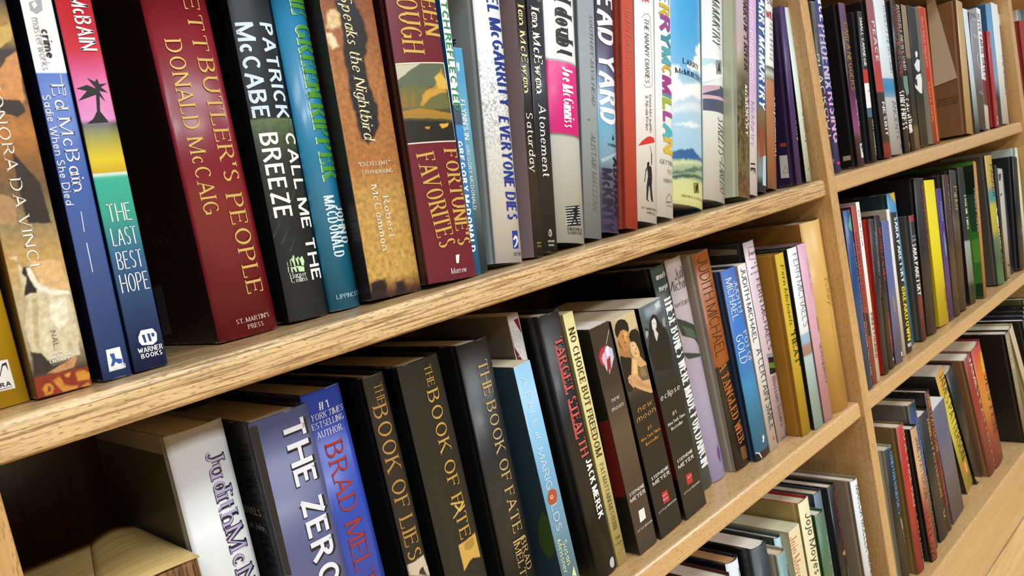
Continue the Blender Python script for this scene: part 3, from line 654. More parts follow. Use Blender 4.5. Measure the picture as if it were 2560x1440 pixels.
  dict(n='white and grey stippled hardback with dark blue condensed capitals', x=-597.1, y=33, z=4.9, w=31.5, h=250, d=148, a=8.87, k='hb', c='e4e6e6', l='a3aaa8', bulge=2.5, noise=2, gloss=0.2, T=[('Sd','MICHAEL McGARRITY',[18.1,273.7,26.7,137],15.4,'NX','22398f','author_name'),('Sd','EVERYONE DIES',[22.6,126,22.6,37.5],14,'NX','22398f','title'),('Sh','DUTTON',[19.6,7.1,29,7.1],3.1,'NB','2a2a2c','publisher_mark')], P=[('L','26281f',[32.5,200,27.2,199.5,28.2,198.3,31.2,198.6,31.1,197.1,28.1,196.5,28.3,195.4,30.9,195.9,31,194.2,32.6,194.1]),('S','243a94',[19.7,27.5,27.8,27.7,27,11.9,19.4,11.9]),('S','f2f2f2',[20.1,20.1,23.3,23.9,26.5,22.3,26.9,18.4,25,15.6,22,13.2,20.4,13.3,24.1,17.1,24.9,19.5,23.7,21.4,21.7,19.5])]),
  dict(n='narrow dark paperback with a mauve back cover and cream serif lettering', x=-554.5, y=30, z=2, w=11.7, h=250, d=132, a=10.04, k='pb', c='2a2624', l='9a8488', T=[('Sd','Ian McEwan',[5.7,224.4,5.7,147.6],8.2,'SB','e6dca8','author_name'),('Sd','Saturday',[6.2,128.8,6.2,76.9],8.1,'S','eceade','title'),('Sh','ANCHOR',[3.9,12.5,9.1,12.5],1.6,'NB','b09a5a','publisher_mark'),('Sh','BOOKS',[4.1,9.5,9,9.5],1.6,'NB','b09a5a','publisher_mark')]),
  dict(n='navy-black paperback with white serif lettering, left of the pink-banded hardback', x=-541.9, y=31.4, z=3.8, w=19.9, h=231.4, d=132, a=10.93, k='pb', c='1d212a', l='15171c', T=[('Sd','Ian McEwan',[9.8,222.4,9.8,145.9],11,'SB','f2f0ec','author_name'),('Sd','Atonement',[10.9,133.8,10.9,69.3],9.5,'S','f2f0ec','title'),('Sh','ANCHOR',[7.4,10.2,15.8,10.2],1.8,'NB','d8d4c8','publisher_mark'),('Sh','BOOKS',[8.1,6.6,15,6.6],1.8,'NB','d8d4c8','publisher_mark')], P=[('S','d8d4c8',[9.2,17.7,10.5,20.8,12,21.2,13.6,18.8,13.5,15.8,11.3,14.2,9.4,15.2]),('S','1d212a',[9.9,17.7,11,20.2,11.9,20.6,13,18.6,12.8,16,11.4,14.9,10,15.7]),('S','d8d4c8',[11.4,20,12,20,11.9,15.8,11.3,15.5])]),
  dict(n='pale grey hardback with a bright pink band and heavy black lettering above', x=-520, y=32.3, z=8.9, w=41.9, h=250, d=148, a=12.24, k='hb', c='c9cccb', l='8f9290', bulge=5, ramp=[(0,'c4c8c6'),(0.3962,'c4c8c6'),(0.4068,'6a6c6a'),(0.4114,'d0187a'),(0.6772,'d8207c'),(0.6833,'8a8a88'),(0.6939,'eceeea'),(0.9232,'f2f3ef')], T=[('Sd','cruel doubt',[23.1,267.1,23.1,178.2],24.8,'SX','3a3c3c','title'),('Sd','Joe McGinniss',[23.1,165.2,23.1,108.9],15.1,'SX','f6eef2','author_name'),('Sh','SIMON &',[12.9,12.9,34.3,12.9],2.7,'SB','2a2a2c','publisher_mark'),('Sh','SCHUSTER',[13.1,9.3,34.6,9.3],2.7,'SB','2a2a2c','publisher_mark')], P=[('S','26282a',[12.3,33.6,32.8,36.3,33.8,17,13.6,15.4]),('S','c9cccb',[12.5,32.6,33.5,35.1,33.6,34.2,12.6,31.8]),('S','c9cccb',[12.3,30.1,33.3,32.5,33.4,31.7,12.4,29.3]),('S','c9cccb',[12.2,27.6,33.2,30,33.3,29.1,12.3,26.8]),('S','c9cccb',[12,25.1,33,27.4,33.1,26.6,12.1,24.3]),('S','c9cccb',[11.8,22.6,32.8,24.9,32.9,24,11.9,21.8]),('S','c9cccb',[11.6,20.1,32.6,22.3,32.7,21.5,11.7,19.3]),('S','c9cccb',[11.5,17.7,32.4,19.8,32.5,19,11.6,16.8]),('S','1c1c1e',[26.5,35,28.9,35.4,28.5,29.9,29.9,27.9,25.7,24.5,29.2,18.4,26.8,17.2,23.3,22.8,19.8,16.9,18.3,17.4,22.7,25.4,23,29.6,17.4,26.7,18.3,27.8,24,32.8])]),
  dict(n='plain slate-grey cloth hardback with faint embossed lettering', x=-477.1, y=34.2, z=5.8, w=24.8, h=250, d=148, a=13.64, k='hb', c='8f989c', l='7a8388', bulge=1.5, cloth=1, T=[('Sd','SOUTH BY JAVA HEAD',[17.5,220.9,17.5,131.3],5.4,'Si','767e82','title'),('Sd','ALISTAIR MACLEAN',[14.8,101.4,14.8,27.5],7.1,'Si','676e72','author_name'),('Sd','Doubleday',[9.6,116.2,9.6,115.2],3.9,'S','7a8286','publisher_mark')]),
  dict(n='hardback with oversized white and dark capitals over light blue, next to the orange-red cloth book', x=-450.7, y=34.8, z=6.9, w=28, h=250, d=148, a=14.17, k='hb', c='5a527c', l='3a3450', bulge=3, ramp=[(0,'544c78'),(0.2293,'6a6488'),(0.2936,'7fa8c4'),(0.4388,'6fb0d4'),(0.536,'8fb4d0'),(0.6011,'6a86ae'),(0.6662,'3f3c66'),(0.7398,'4a4660'),(0.8463,'45424e'),(0.945,'3f3c48')], T=[('Sd','DEAD YARD',[14.2,257.3,14.2,109.2],23.8,'NX','e6eaf0','title'),('Sd','ADRIAN',[23,75.4,23,18.1],10.1,'NX','2a2838','author_name'),('Sd','McKINTY',[9.4,62.3,9.4,1.3],13.5,'NX','2c2840','author_name'),('Sh','SCRIBNER',[10.1,88.1,26.4,88.1],2.5,'NB','2a3038','publisher_mark')], P=[('S','16202a',[17.2,94,19.6,99.5,21.1,94.6,19.3,93.2]),('S','9fb0bc',[2.2,72.9,25.8,82.9,26.6,80.8,2.8,68.6])]),
  dict(n='orange-red cloth hardback with faded stamped lettering', x=-421.6, y=27.7, z=5, w=19.5, h=250, d=148, a=14.9, k='hb', c='b8452f', l='a03a28', bulge=1, cloth=1, T=[('Sd','And to Each Season',[9.8,227.5,9.8,151.1],7.9,'Si','c47a5e','title')]),
  dict(n='white hardback with a red umbrella held by a dark-haired silhouette', x=-399.8, y=28.4, z=9, w=33.2, h=250, d=148, a=15.71, k='hb', c='e6e6e4', l='c2c2c0', bulge=1.5, T=[('Sd','THE NANNY DIARIES',[17.9,215.7,17.9,146.5],7.6,'N','5a5458','title'),('Sd','Emma McLaughlin',[22.6,134.9,22.6,95.3],4.2,'N','6a6468','author_name'),('Sd','& Nicola Kraus',[16.4,132.6,16.4,95.9],4.9,'N','6a6468','author_name'),('Sh',"ST. MARTIN'S",[5.6,13.9,31.8,13.9],2.3,'NB','3a3a3c','publisher_mark'),('Sh','PRESS',[14.4,9.6,27.8,9.6],2.3,'NB','3a3a3c','publisher_mark')], P=[('S','c8372c',[2.3,77.5,8.4,83.9,16,89,21.7,91,28.4,90.5,31.2,87.4,29.6,85.8,15.8,81.5]),('S','5a5050',[20.3,80.4,21.1,80.5,24.1,72.6,23.1,72.2]),('S','5a4038',[22.4,71.4,24.7,73.9,24,62,22.4,59.4]),('S','2b2430',[15.3,61.8,18.8,63.7,19.5,61.3,18.6,59.1,22.8,58.9,24.1,48.5,16.5,46.8,15.6,56,13.6,52.2,11.5,41.5,10.4,41.3,12.9,54.4,15.2,57.7]),('S','22222c',[16.1,46.8,24,48.2,22.7,38.4,24.6,24.7,24.9,21.8,22.3,22.6,21.2,24.2,18.9,37.9,17.7,37.7,15.5,23.5,18.5,21,15.9,21.8,13.3,23.2,14,37.2]),('S','c8372c',[10,233,14.7,230.8,11.9,232.4,13.8,235.4,18.5,232,16.7,235.7,23.7,234.8,21.5,237.8]),('So','8a8488',[10.5,215.2,14.4,219.7,21.1,221.9,24.9,219.4,27.5,155.1,27.3,147.9,23,143.4,15.4,141.6,11.3,144.2],0.6)]),
  dict(n='white hardback with rainbow-coloured capitals, left of the sky-and-mesa book', x=-364.9, y=28.7, z=8.1, w=29.2, h=250, d=148, a=16.07, k='hb', c='e9edec', l='b8bcbb', bulge=2, T=[('Sd','E',[15.8,242.2,15.8,234.7],19.2,'NX','8fb8c0','author_name'),('Sd','R',[15.7,230.3,15.7,219.9],19.2,'NX','c8b040','author_name'),('Sd','R',[16.9,217.7,16.9,203.5],19.2,'NX','9c4a90','author_name'),('Sd','Y',[17.7,201.9,17.7,187],19.2,'NX','4a90a0','author_name'),('Sd','M',[18.5,183,18.5,168.8],19.2,'NX','5aa8b4','author_name'),('Sd','C',[18.8,165.2,18.8,155.4],19.2,'NX','c8a838','author_name'),('Sd','M',[18.8,151.1,18.8,135.2],19.1,'NX','a03c88','author_name'),('Sd','I',[18.8,132.4,18.8,129.7],19.1,'NX','4a98a8','author_name'),('Sd','L',[18.8,126.7,18.8,116.3],19.1,'NX','9fb43c','author_name'),('Sd','L',[19.2,112.1,19.2,103],19.1,'NX','a04890','author_name'),('Sd','A',[19.3,99.4,19.3,86.7],19.1,'NX','4fb0bc','author_name'),('Sd','N',[20.1,83.8,20.1,71.1],19.1,'NX','d0ae38','author_name'),('Sh','GETTING',[4.5,58.9,29.8,58.9],4.6,'N','3a4044','title'),('Sh','TO',[15.7,49.2,23.5,49.2],4.6,'N','3a4044','title'),('Sh','HAPPY',[10,39.1,26.7,39.1],4.6,'N','3a4044','title'),('Sh','VIKING',[13.7,12.7,25.3,12.7],1.9,'NB','6a6e70','publisher_mark')], P=[('S','5a6064',[13.8,15.4,16.4,17.8,21.4,17.8,24.6,17.1]),('So','5a6064',[13.8,15.4,14.7,21.7,19.2,25.7,23.5,24.1,24.6,17.1],0.8)]),
  dict(n='broad hardback painted with blue sky, white clouds, a flat-topped mesa and a pale meadow', x=-331.4, y=28.4, z=16.5, w=58.5, h=250, d=148, a=16.36, k='hb', c='4fa0d0', l='3a7aa4', bulge=6, art=(1.2,1.6,0.9,0.05), gloss=0.2, ramp=[(0,'b9b86c'),(0.0324,'ccc888'),(0.1125,'c3c98e'),(0.1304,'8a9c7c'),(0.1751,'a3b48c'),(0.2109,'8fa88e'),(0.2198,'9cc0d4'),(0.2647,'9fc4da'),(0.3909,'a9cbe0'),(0.5179,'b9d2de'),(0.6273,'69b2dd'),(0.7742,'4aa5de'),(0.9406,'3f9fdc')], T=[('Sh','LARRY',[16.1,160.9,45.7,160.9],5.8,'SB','1c2c5c','author_name'),('Sh','McMURTRY',[5.9,148.5,54.9,148.5],5.7,'SB','1c2c5c','author_name'),('Sh','SIMON & SCHUSTER',[11.1,10.3,55.9,10.3],2.5,'SB','8a6c1c','publisher_mark')], P=[('S','f2f4f2~2.5',[57.5,193,50.7,190.5,45.1,184.4,41.1,183.9,40.1,177.9,44.8,174.6,37.1,170.6,33.7,164,25.1,160.4,21.8,156.4,31.3,153.8,46.6,156.4,58.8,154.3,58.6,176.4]),('S','eef2f2~3',[0.9,154.1,8.1,154.1,13.3,152.3,10,145.9,7.9,140.3,11.9,135.7,17.1,133.2,24.5,136.3,33.2,138.8,44.1,143,58.5,145.2,58.8,127.1,45.8,124.2,32.9,126.3,22.1,121.3,15.7,117.3,7.4,114.8,0.4,106.4]),('S','d6e2e8~4',[0.4,106.4,24.1,115.4,58.6,122,58.4,112.9,23.9,106.6,0.3,99]),('S','dfe8ea~2',[2.7,87.2,27.9,94.9,54,95.3,32,88.3]),('S','2f5f94',[-0.5,56,8.4,59.8,30.5,65.2,36.8,62.8,42.2,60,58.6,59.1,59,55.1,31.3,52.8,-0.6,48.7]),('S','54735c',[-0.9,34.1,5.9,37.6,14.1,37.2,24.7,42,35.4,45.7,44,45.2,50.6,48.9,59.5,49.8,59.3,44,43.9,42.1,30.9,38.1,14.1,35.6,-0.9,32.3]),('S','c8d0a4~2',[-0.7,46.2,31.2,51.2,59.2,54.1,59.1,51,31.2,48.1,-0.7,42]),('S','3f5c48',[-1,29.8,14.1,34.1,35.2,36.3,59.2,37.6,59.1,34.4,30.8,32.5,-1,26.8]),('S','!8a7c30',[31.1,26.7,43.2,29.1,44.6,17.3,32.6,15.2]),('S','!2a2a1c',[39.2,26.9,41.4,27.5,41.7,23,40.4,19.6,42,17.4,40.1,17.1,38.2,19.3,36.4,16.6,34.7,16.6,37.4,21.7,34.8,21])]),
  dict(n='white hardback with a purple desert picture band and black condensed italic capitals', x=-270.8, y=28.4, z=12.5, w=43.8, h=250, d=148, a=16.55, k='hb', c='dfe3e2', l='b4b8b6', bulge=4, T=[('Sd','LARRY McMURTRY',[24.1,276.6,24.1,183.9],16.1,'Si','2c3038','author_name'),('Sd','STREETS',[32.5,98.2,32.5,55.4],16.1,'Si','23262e','title'),('Sd','of',[33.3,53.3,33.3,48.2],4.7,'Si','23262e','title'),('Sd','LAREDO',[33.9,45.4,33.9,11.3],14.6,'Si','23262e','title')], P=[('S','b7d4de',[0.1,163.5,45.1,170.3,45.8,154.3,0.1,132.3]),('S','e8eceb',[-0.2,153,14.3,160.8,23.5,156.6,44.9,164.9,45.3,151.5,0.1,134.9]),('S','c3a3b4',[0.1,131.5,30,137.3,29.9,133.7,1,122.8]),('S','4a4c6c',[-0.2,122.1,29.9,133.5,31.2,138,44.2,137.8,45.1,126,-0.2,120.6]),('S','cfa9b8',[-0.2,120.6,45.1,125.7,45,122.6,0.2,116.8]),('S','4c5068',[0.2,116.2,45,122.2,45.3,106.6,-0.1,102.5]),('S','8a8c8e',[21.3,165.3,35.5,169.7,36,152.9,22.3,149]),('S','2a2c2e',[28.3,164.5,30.7,165.4,31,159.9,32.8,155,29.2,154.1,26.9,154.8,24.7,152.3])]),
  dict(n='hardback with an oak-woodland picture spine and a pale sage back cover', x=-226.3, y=12, z=7.3, w=25.6, h=250, d=148, a=16.63, k='hb', c='6a5a44', l='b9bca0', bulge=2, noise=3, ramp=[(0.0267,'7a5c46'),(0.0831,'6a5844'),(0.1397,'5c6444'),(0.2344,'4f4a30'),(0.3677,'3c3a28'),(0.5596,'4f4c34'),(0.6369,'8a7a5c'),(0.7144,'a98e8a'),(0.9487,'b4a0a8')], T=[('Sd',"SORROW'S RIVER",[18.3,248.6,18.3,152.1],10.8,'SXi','3a3230','title'),('Sd','LARRY',[21.2,120.2,21.2,86],5.5,'SXi','e6e0d0','author_name'),('Sd','McMURTRY',[16.1,132.8,16.1,73.9],5.5,'SXi','e6e0d0','author_name')]),
  dict(n='lilac hardback with silver script lettering, right of the woodland book', x=-198.2, y=14, z=5.3, w=17.2, h=250, d=148, a=17.82, k='hb', c='c9a9c8', l='9c7e9c', bulge=1, ramp=[(0,'e6e4ec'),(0.2117,'e2dbe6'),(0.3091,'dccde0'),(0.5054,'c6a8c8'),(0.9648,'cfa6cc')], T=[('Sd','Terms of Endearment',[4.4,230.3,4.4,135.3],7.7,'Si','efe6f0','title'),('Sd','McMurtry',[5.6,112.7,5.6,59],6.1,'Si','a48cae','author_name')], P=[('S','2a2a2e',[1.3,38,10.1,38.8,9.8,36.7,1.3,35.9]),('S','2a2a2e',[1.2,32.4,10,33.3,11.2,24.9,6.2,31.3,5.7,25.2,4.2,30.9,1.2,27])]),
  dict(n='narrow blue hardback with slanted white capitals above a picture panel', x=-171.9, y=18, z=6.2, w=19.9, h=250, d=148, a=18.11, k='hb', c='2f5488', l='1d3658', bulge=1, ramp=[(0.039,'2a3040'),(0.0824,'8fb0c4'),(0.2013,'8a7a5c'),(0.281,'6a4c34'),(0.4012,'7a6a52'),(0.4414,'2f558c'),(0.9727,'2c4f86')], T=[('Sd','LARRY McMURTRY',[8.8,252.3,8.8,104.6],12.4,'NXi','e6ecf2','author_name')], P=[('S','93402a',[2.9,80.2,10.7,75.1,13,45.2,4.4,42]),('S','a9c8dc',[10.4,44.6,21,48.2,20.6,9.4,9.3,8.7])]),
  dict(n='hardback, white above and tan below, white condensed author lettering', x=-141.5, y=20.6, z=6.2, w=22.4, h=250, d=148, a=16.14, k='hb', c='a8714c', l='6a4630', bulge=1.5, ramp=[(0.0072,'a06a46'),(0.5423,'b07c58'),(0.5546,'7a745c'),(0.5853,'b9beb0'),(0.6162,'40483c'),(0.6264,'e4e4de'),(0.9682,'e9e8e2')], T=[('Sh','STILL',[6.2,238.9,23.8,238.9],6.5,'NB','2a2c2c','title'),('Sh','WILD',[3.5,221.9,24.4,221.9],9.1,'NB','a83430','title'),('Sd','Larry McMURTRY',[23.5,116.9,23.5,42],11.1,'NX','efe8dc','author_name'),('Sh','Short',[11.2,211.1,26.7,211.1],2.9,'NB','4a4c4c','blurb'),('Sh','Fiction',[10.9,204.6,26.4,204.6],2.9,'NB','4a4c4c','blurb'),('Sh','of the',[10.6,197.6,26.1,197.6],2.9,'NB','4a4c4c','blurb'),('Sh','American',[10.3,190.3,25.7,190.3],2.9,'NB','4a4c4c','blurb'),('Sh','West',[10,183.7,25.4,183.7],2.9,'NB','4a4c4c','blurb'),('Sh','1950',[9.7,177.2,25.1,177.2],2.9,'NB','4a4c4c','blurb'),('Sh','to the',[9.5,171.3,24.8,171.3],2.9,'NB','4a4c4c','blurb'),('Sh','Present',[9.2,165.5,24.5,165.5],2.9,'NB','4a4c4c','blurb')]),
  dict(n='deep purple hardback with orange-red bars and a white barcode patch on its back cover', x=-84.4, y=11.6, z=1.9, w=14.3, h=226, d=148, a=7.6, k='hb', c='44286e', l='35204f', bulge=1, T=[('Sd','TONI MORRISON',[23.8,157.2,12.2,56.8],7.3,'Si','d6c6ee','author_name'),('Sd','recitatif',[22.5,204.8,22.5,179.8],7.3,'N','b8a0dc','title')], P=[('S','e8e6e6',[16.8,224.8,32.1,227.4,31.3,208.8,14.6,205.1]),('L','b03a2c',[8.1,215.3,-4.6,214.3,-4.5,210.1,8.2,210.4]),('L','b8452f',[18.2,54.8,-3.5,53.2,-3.1,48.7,18.3,50.5]),('L','dcd6d0',[20.6,39.5,5.5,38.3,6.5,9.4,21.3,10.6]),('Lo','4a4440',[13.4,25,18.3,17.3,9.8,15.6,13.4,25],0.4)]),
  dict(n='thin pale mint hardback leaning on the upright, last on the upper near shelf', x=-56, y=12.5, z=1.1, w=14.4, h=223.9, d=148, a=4.2, k='hb', c='d3e2da', l='1c1c1e', bulge=0.6, T=[('Sd','TONI MORRISON',[29.7,201,19.5,117.1],8.8,'N','4a5854','author_name'),('Sd','a mercy',[14.6,89.6,14.6,50],9.4,'Ni','4a5854','title')], P=[('S','4a6a64',[7.1,16.9,9.4,18.3,10,16.1,7.7,14.3])]),
 ]),
 ('books on the middle shelf of the near bookcase', -301.8, [
  dict(n='thick white hardback with purple outlined script letters, beside the flat tan box', x=-885.7, y=60, z=0.1, w=39.2, h=253.7, d=150, a=0.08, k='hb', c='d6d9d8', l='8c8880', bulge=3, T=[('Sd','Judith',[28,234.5,28,184.4],13.3,'SX','2f2a44','author_name'),('Sd','McNaught',[28.7,179.6,28.7,83.6],13.6,'SX','2f2a44','author_name'),('Sd','Judith',[27.9,234.8,27.9,184.8],12.3,'S','b4acd6','author_name'),('Sd','McNaught',[28.6,180,28.6,84],12.5,'S','b4acd6','author_name')], P=[('L','4a4436',[149.7,240.9,8.7,241,12.8,156.9,220.7,112])]),
  dict(n='slate-blue hardback with big shaded silver capitals and a black back cover', x=-838.3, y=40, z=0, w=44.5, h=247.7, d=148, a=-0.02, k='hb', c='565a80', l='26282a', bulge=1, T=[('Sd','THE ZERO GAME',[31.2,239,31.2,38.3],19.2,'NX','24222c','title'),('Sd','THE ZERO GAME',[30.5,239.8,30.5,39.4],16.9,'NB','dfe3ee','title'),('Ld','THE FIRST COUNSEL',[14,234,14,141.6],22.5,'S','15161a','blurb'),('Lh','NOVELS',[43.7,183.1,14.2,183.1],5,'S','b0aca4','blurb'),('Lh','of John',[36.9,172.2,13.7,172.2],5,'S','908c84','blurb')], P=[('S','26242c',[-4.9,244.9,5.7,244.9,4.5,138.4,-5.9,143.5])]),
  dict(n='royal-blue hardback with red serif capitals and small white lines at the top', x=-790.4, y=48.4, z=0, w=32.3, h=251.8, d=148, a=-0.73, k='hb', c='2c45a6', l='1c2a66', bulge=1, T=[('Sh','#1',[11.5,240.2,19.1,240.2],5.4,'S','eef0f4','quotation'),('Sh','NEW YORK TIMES',[-7.5,233.7,30.8,233.7],4.5,'Si','eef0f4','quotation'),('Sh','BESTSELLING',[0.4,227.5,29.4,227.5],4.5,'S','eef0f4','quotation'),('Sh','AUTHOR',[5.3,220.4,25.8,220.4],4.7,'S','eef0f4','quotation'),('Sd','BRAD MELTZER',[16.2,211,16.2,62.1],14.4,'S','9c2f2a','author_name')]),
  dict(n='black hardback with large bronze capitals and a scuffed white top edge', x=-743.6, y=40, z=0, w=19.2, h=250.6, d=148, a=-0.59, k='hb', c='26231f', l='17181a', bulge=2, art=(0.3,0.2,0.8,0.0), T=[('Sd','THE',[10.9,243.3,10.9,228.3],7.7,'S','b58a4a','title'),('Sd','BOOK OF LIES',[8.6,226.3,8.6,104.3],12.2,'S','b58a4a','title')], P=[('S','c9b9a4',[1.1,101.9,16.8,103.1,19.3,84.3,1,93.6]),('S','3a3028',[8,91.3,9.7,94.4,13,95.3,14.1,90.8,15.9,86])]),
  dict(n='glossy black hardback with gold capitals and a gold square of a domed building', x=-713.3, y=36, z=0, w=40.6, h=250.3, d=148, a=-0.73, k='hb', c='1f201e', l='17181a', bulge=3, art=(0.25,0.2,0.6,0.0), T=[('Sd','THE',[26.2,244.1,26.2,227.9],7.3,'S','c8a050','title'),('Sd','BOOK OF F TE',[25.8,223.3,25.8,100.9],11.8,'S','c8a050','title')], P=[('S','c9a24e',[16.8,97.5,36.9,98.6,37.2,77.4,27.9,81.3,24.2,80.5,16.9,75.7]),('S','a5823c',[22.9,96.5,33.3,97,33.1,90.3,27.5,88.9,22.1,90.9]),('S','d9b660',[18.3,132.5,31.4,128.7,31,127.3,18.7,131]),('S','d9b660',[17.1,119.8,31.4,128.7,32.7,127.4,18.8,119.7]),('S','d9b660',[21.5,129.1,25.3,122.1,32.6,124.1,32.2,125.6,26.1,123.7,23.1,129])]),
  dict(n='charcoal hardback with thin pale-gold capitals, standing next to the white-topped book', x=-658.8, y=32, z=0, w=34.4, h=250.8, d=148, a=-0.07, k='hb', c='2c2b2d', l='17171a', bulge=3, T=[('Sd','THE BOOK OF FATE |',[21.4,232.5,21.4,76.5],11.1,'S','c9ad72','title'),('Sd','BRAD',[25.7,75,25.7,47.3],7.3,'S','c9ad72','author_name'),('Sd','MELTZER',[17.2,74.1,17.2,24.4],7.2,'S','c9ad72','author_name')]),
  dict(n='short sky-blue paperback with an orange flower, white page tops showing', x=-605.1, y=22, z=0, w=20.4, h=219.9, d=132, a=-2.04, k='pb', c='74a9cc', l='2c4450', ramp=[(0.1088,'74a9cc'),(0.5209,'6fa6cc'),(0.6884,'86b8d8'),(1,'8cbcda')], T=[('Sd','A FALL',[8.7,208.4,8.7,163.5],6.5,'NL','eef4f8','title'),('Sd','of',[9.2,158.6,9.2,152.8],5.7,'Si','eef4f8','title'),('Sd','MARIG',[8.5,144.1,8.5,106.5],7.3,'NL','eef4f8','title'),('Sd','LDS',[8.8,91.8,8.8,68.3],7,'NL','eef4f8','title'),('Sd','Susan',[11.2,57,11.2,35.4],5.8,'S','e2e6b0','author_name'),('Sd','Meissner',[5.1,60.6,5.1,30.1],5.7,'S','e2e6b0','author_name')], P=[('S','a8502c',[4.7,102.2,7.1,105.2,11.6,105.4,15.4,102.7,15.7,97.6,13.4,93,9.1,91.3,4.2,94.1,3.1,98.3]),('S','e8c89c',[7.3,100.4,10,100.6,11,98.2,9.1,96.8,7,98.2]),('S','6a2a20',[8.3,99.7,9.7,99.7,10,98.2,8.6,98.1]),('L','3f5a2c',[16.2,74.8,6.4,89,-3,80.1,-0.7,54.8,12.6,41.6,20.2,52.9]),('S','d8e8a0',[11.4,23.3,15.4,30.7,16.6,20.5])]),
  dict(n='white book with a dark red panel, set back behind the short sky-blue paperback', x=-584.5, y=43, z=0, w=13.8, h=259.1, d=132, a=-1.06, k='pb', c='d2cfcb', l='77685a', T=[('Sd','Love,',[6.2,245,6.2,221.2],5.5,'S','f2eeea','title')], P=[('S','6f1c26',[-0.9,253.1,12.3,254.1,13.9,211,1,211])]),
  dict(n='black hardback with red shadowed capitals, between the sky-blue and pale-yellow paperbacks', x=-559.1, y=24, z=0, w=26.9, h=252.5, d=148, a=-2.46, k='hb', c='1d1b1c', l='151618', bulge=2, T=[('Sd','TARGET STEALTH',[17.6,227.1,17.6,116.2],12.5,'SX','1a0c0e','title'),('Sd','TARGET STEALTH',[16.8,228.1,16.8,117.3],11,'SB','d05a5c','title'),('Sd','JACK MEREK',[19.3,112,19.3,55],8.8,'NX','f0f0ee','author_name')], P=[('S','d05a5c',[10.1,223.9,12.6,223.6,13,176.9,10.2,176.9]),('S','d05a5c',[10.4,172.1,12.8,171.7,12.6,133.5,9.8,134.6]),('S','b8bcc0',[17.4,12,20.5,13.5,23.5,12.2,24.2,8.4,22.4,4.2,19.5,3.2,16.4,5.7,16,9.4])]),
  dict(n='thin pale-yellow paperback lettered in brown serif capitals', x=-530.4, y=25, z=0, w=13.9, h=246.9, d=132, a=-1.93, k='pb', c='d3c886', l='a89c60', T=[('Sd','NO CHOICE BUT FREEDOM',[6.8,232.1,6.8,109.2],7.6,'SB','4a3420','title'),('Sd','PAT MATTAINI MESTERN',[6.9,100.8,6.9,35.6],5.3,'S','4a3c24','author_name'),('Sh','High',[3.8,26.8,10.9,26.8],2.7,'S','4a4a2c','publisher_mark'),('Sh','Country',[1.4,21.1,13.3,21.1],2.7,'S','4a4a2c','publisher_mark')], P=[('So','5a5a34',[-0.3,18,13.1,17.4,11,13.9,5.8,11.4,-0.3,14,-0.3,18],0.5)]),
  dict(n='brown-black paperback with a red and white ruffled tulip, first of the three matching ones', x=-504.5, y=19, z=0, w=29, h=226.9, d=132, a=-2.47, k='pb', c='3a2f28', l='15130f', art=(0.35,0.4,0.5,0.12), ramp=[(0,'40342c'),(0.3171,'4a3a2e'),(0.5331,'5a4838'),(0.7629,'3a302a'),(1,'3c3026')], T=[('Sh','new',[8.7,155,19.6,155],4.5,'Si','dcd8d0','title'),('Sh','moon',[6,146.5,23.4,146.5],4.5,'Si','dcd8d0','title'),('Sh','STEPHENIE',[3.6,60.8,27.3,60.8],3.2,'NB','dcd8d4','author_name'),('Sh','MEYER',[3.1,55.2,27,55.2],3.8,'NB','e4e0dc','author_name'),('Sh','LITTLE BROWN',[3.6,23.4,27.5,23.4],2,'NB','d0ccc8','publisher_mark')], P=[('S','5a1820~.6',[3,199,9.4,206.6,16.3,208.2,20.1,204.2,15.1,194.9,7.5,187.7,3.8,193.3]),('S','b03040',[4.9,199.4,9.2,204.5,17.5,206.7,17.2,200.8,13.6,195.4,7.9,188.6,5,194]),('S','c2c4e4',[14.1,201.8,18.7,205.2,25.6,200.2,25.1,191.5,19,183.7,13.8,178.9,15.4,188.2,15.1,194.9]),('S','d8b8c8',[7.5,197.4,13.8,200.8,15.3,190.5,11.5,181.9,9.7,189.1]),('S','e8e4f4~.5',[16.7,204.2,20.8,204,19.6,195.6,16.2,195.6]),('S','a83850~.5',[18.2,195,20.4,194.2,18.5,183.9,14.6,178.6,15.5,186]),('S','b02c40~.4',[6.8,202.6,11.8,202.5,9.1,196.9,5.4,197.1]),('S','8a2030',[14.4,192.9,19,193.6,16.3,183.5,12.6,182.6]),('S','c8c0a0',[26.3,218.1,26.9,217.9,18.9,206.8,18.1,207]),('L','6f1216',[14,135.2,-3.5,139.7,1.6,60.9,16,57.7]),('S','!e6e4e0',[11.4,40.7,20.5,40.4,19.9,29.6,10.4,29.1])]),
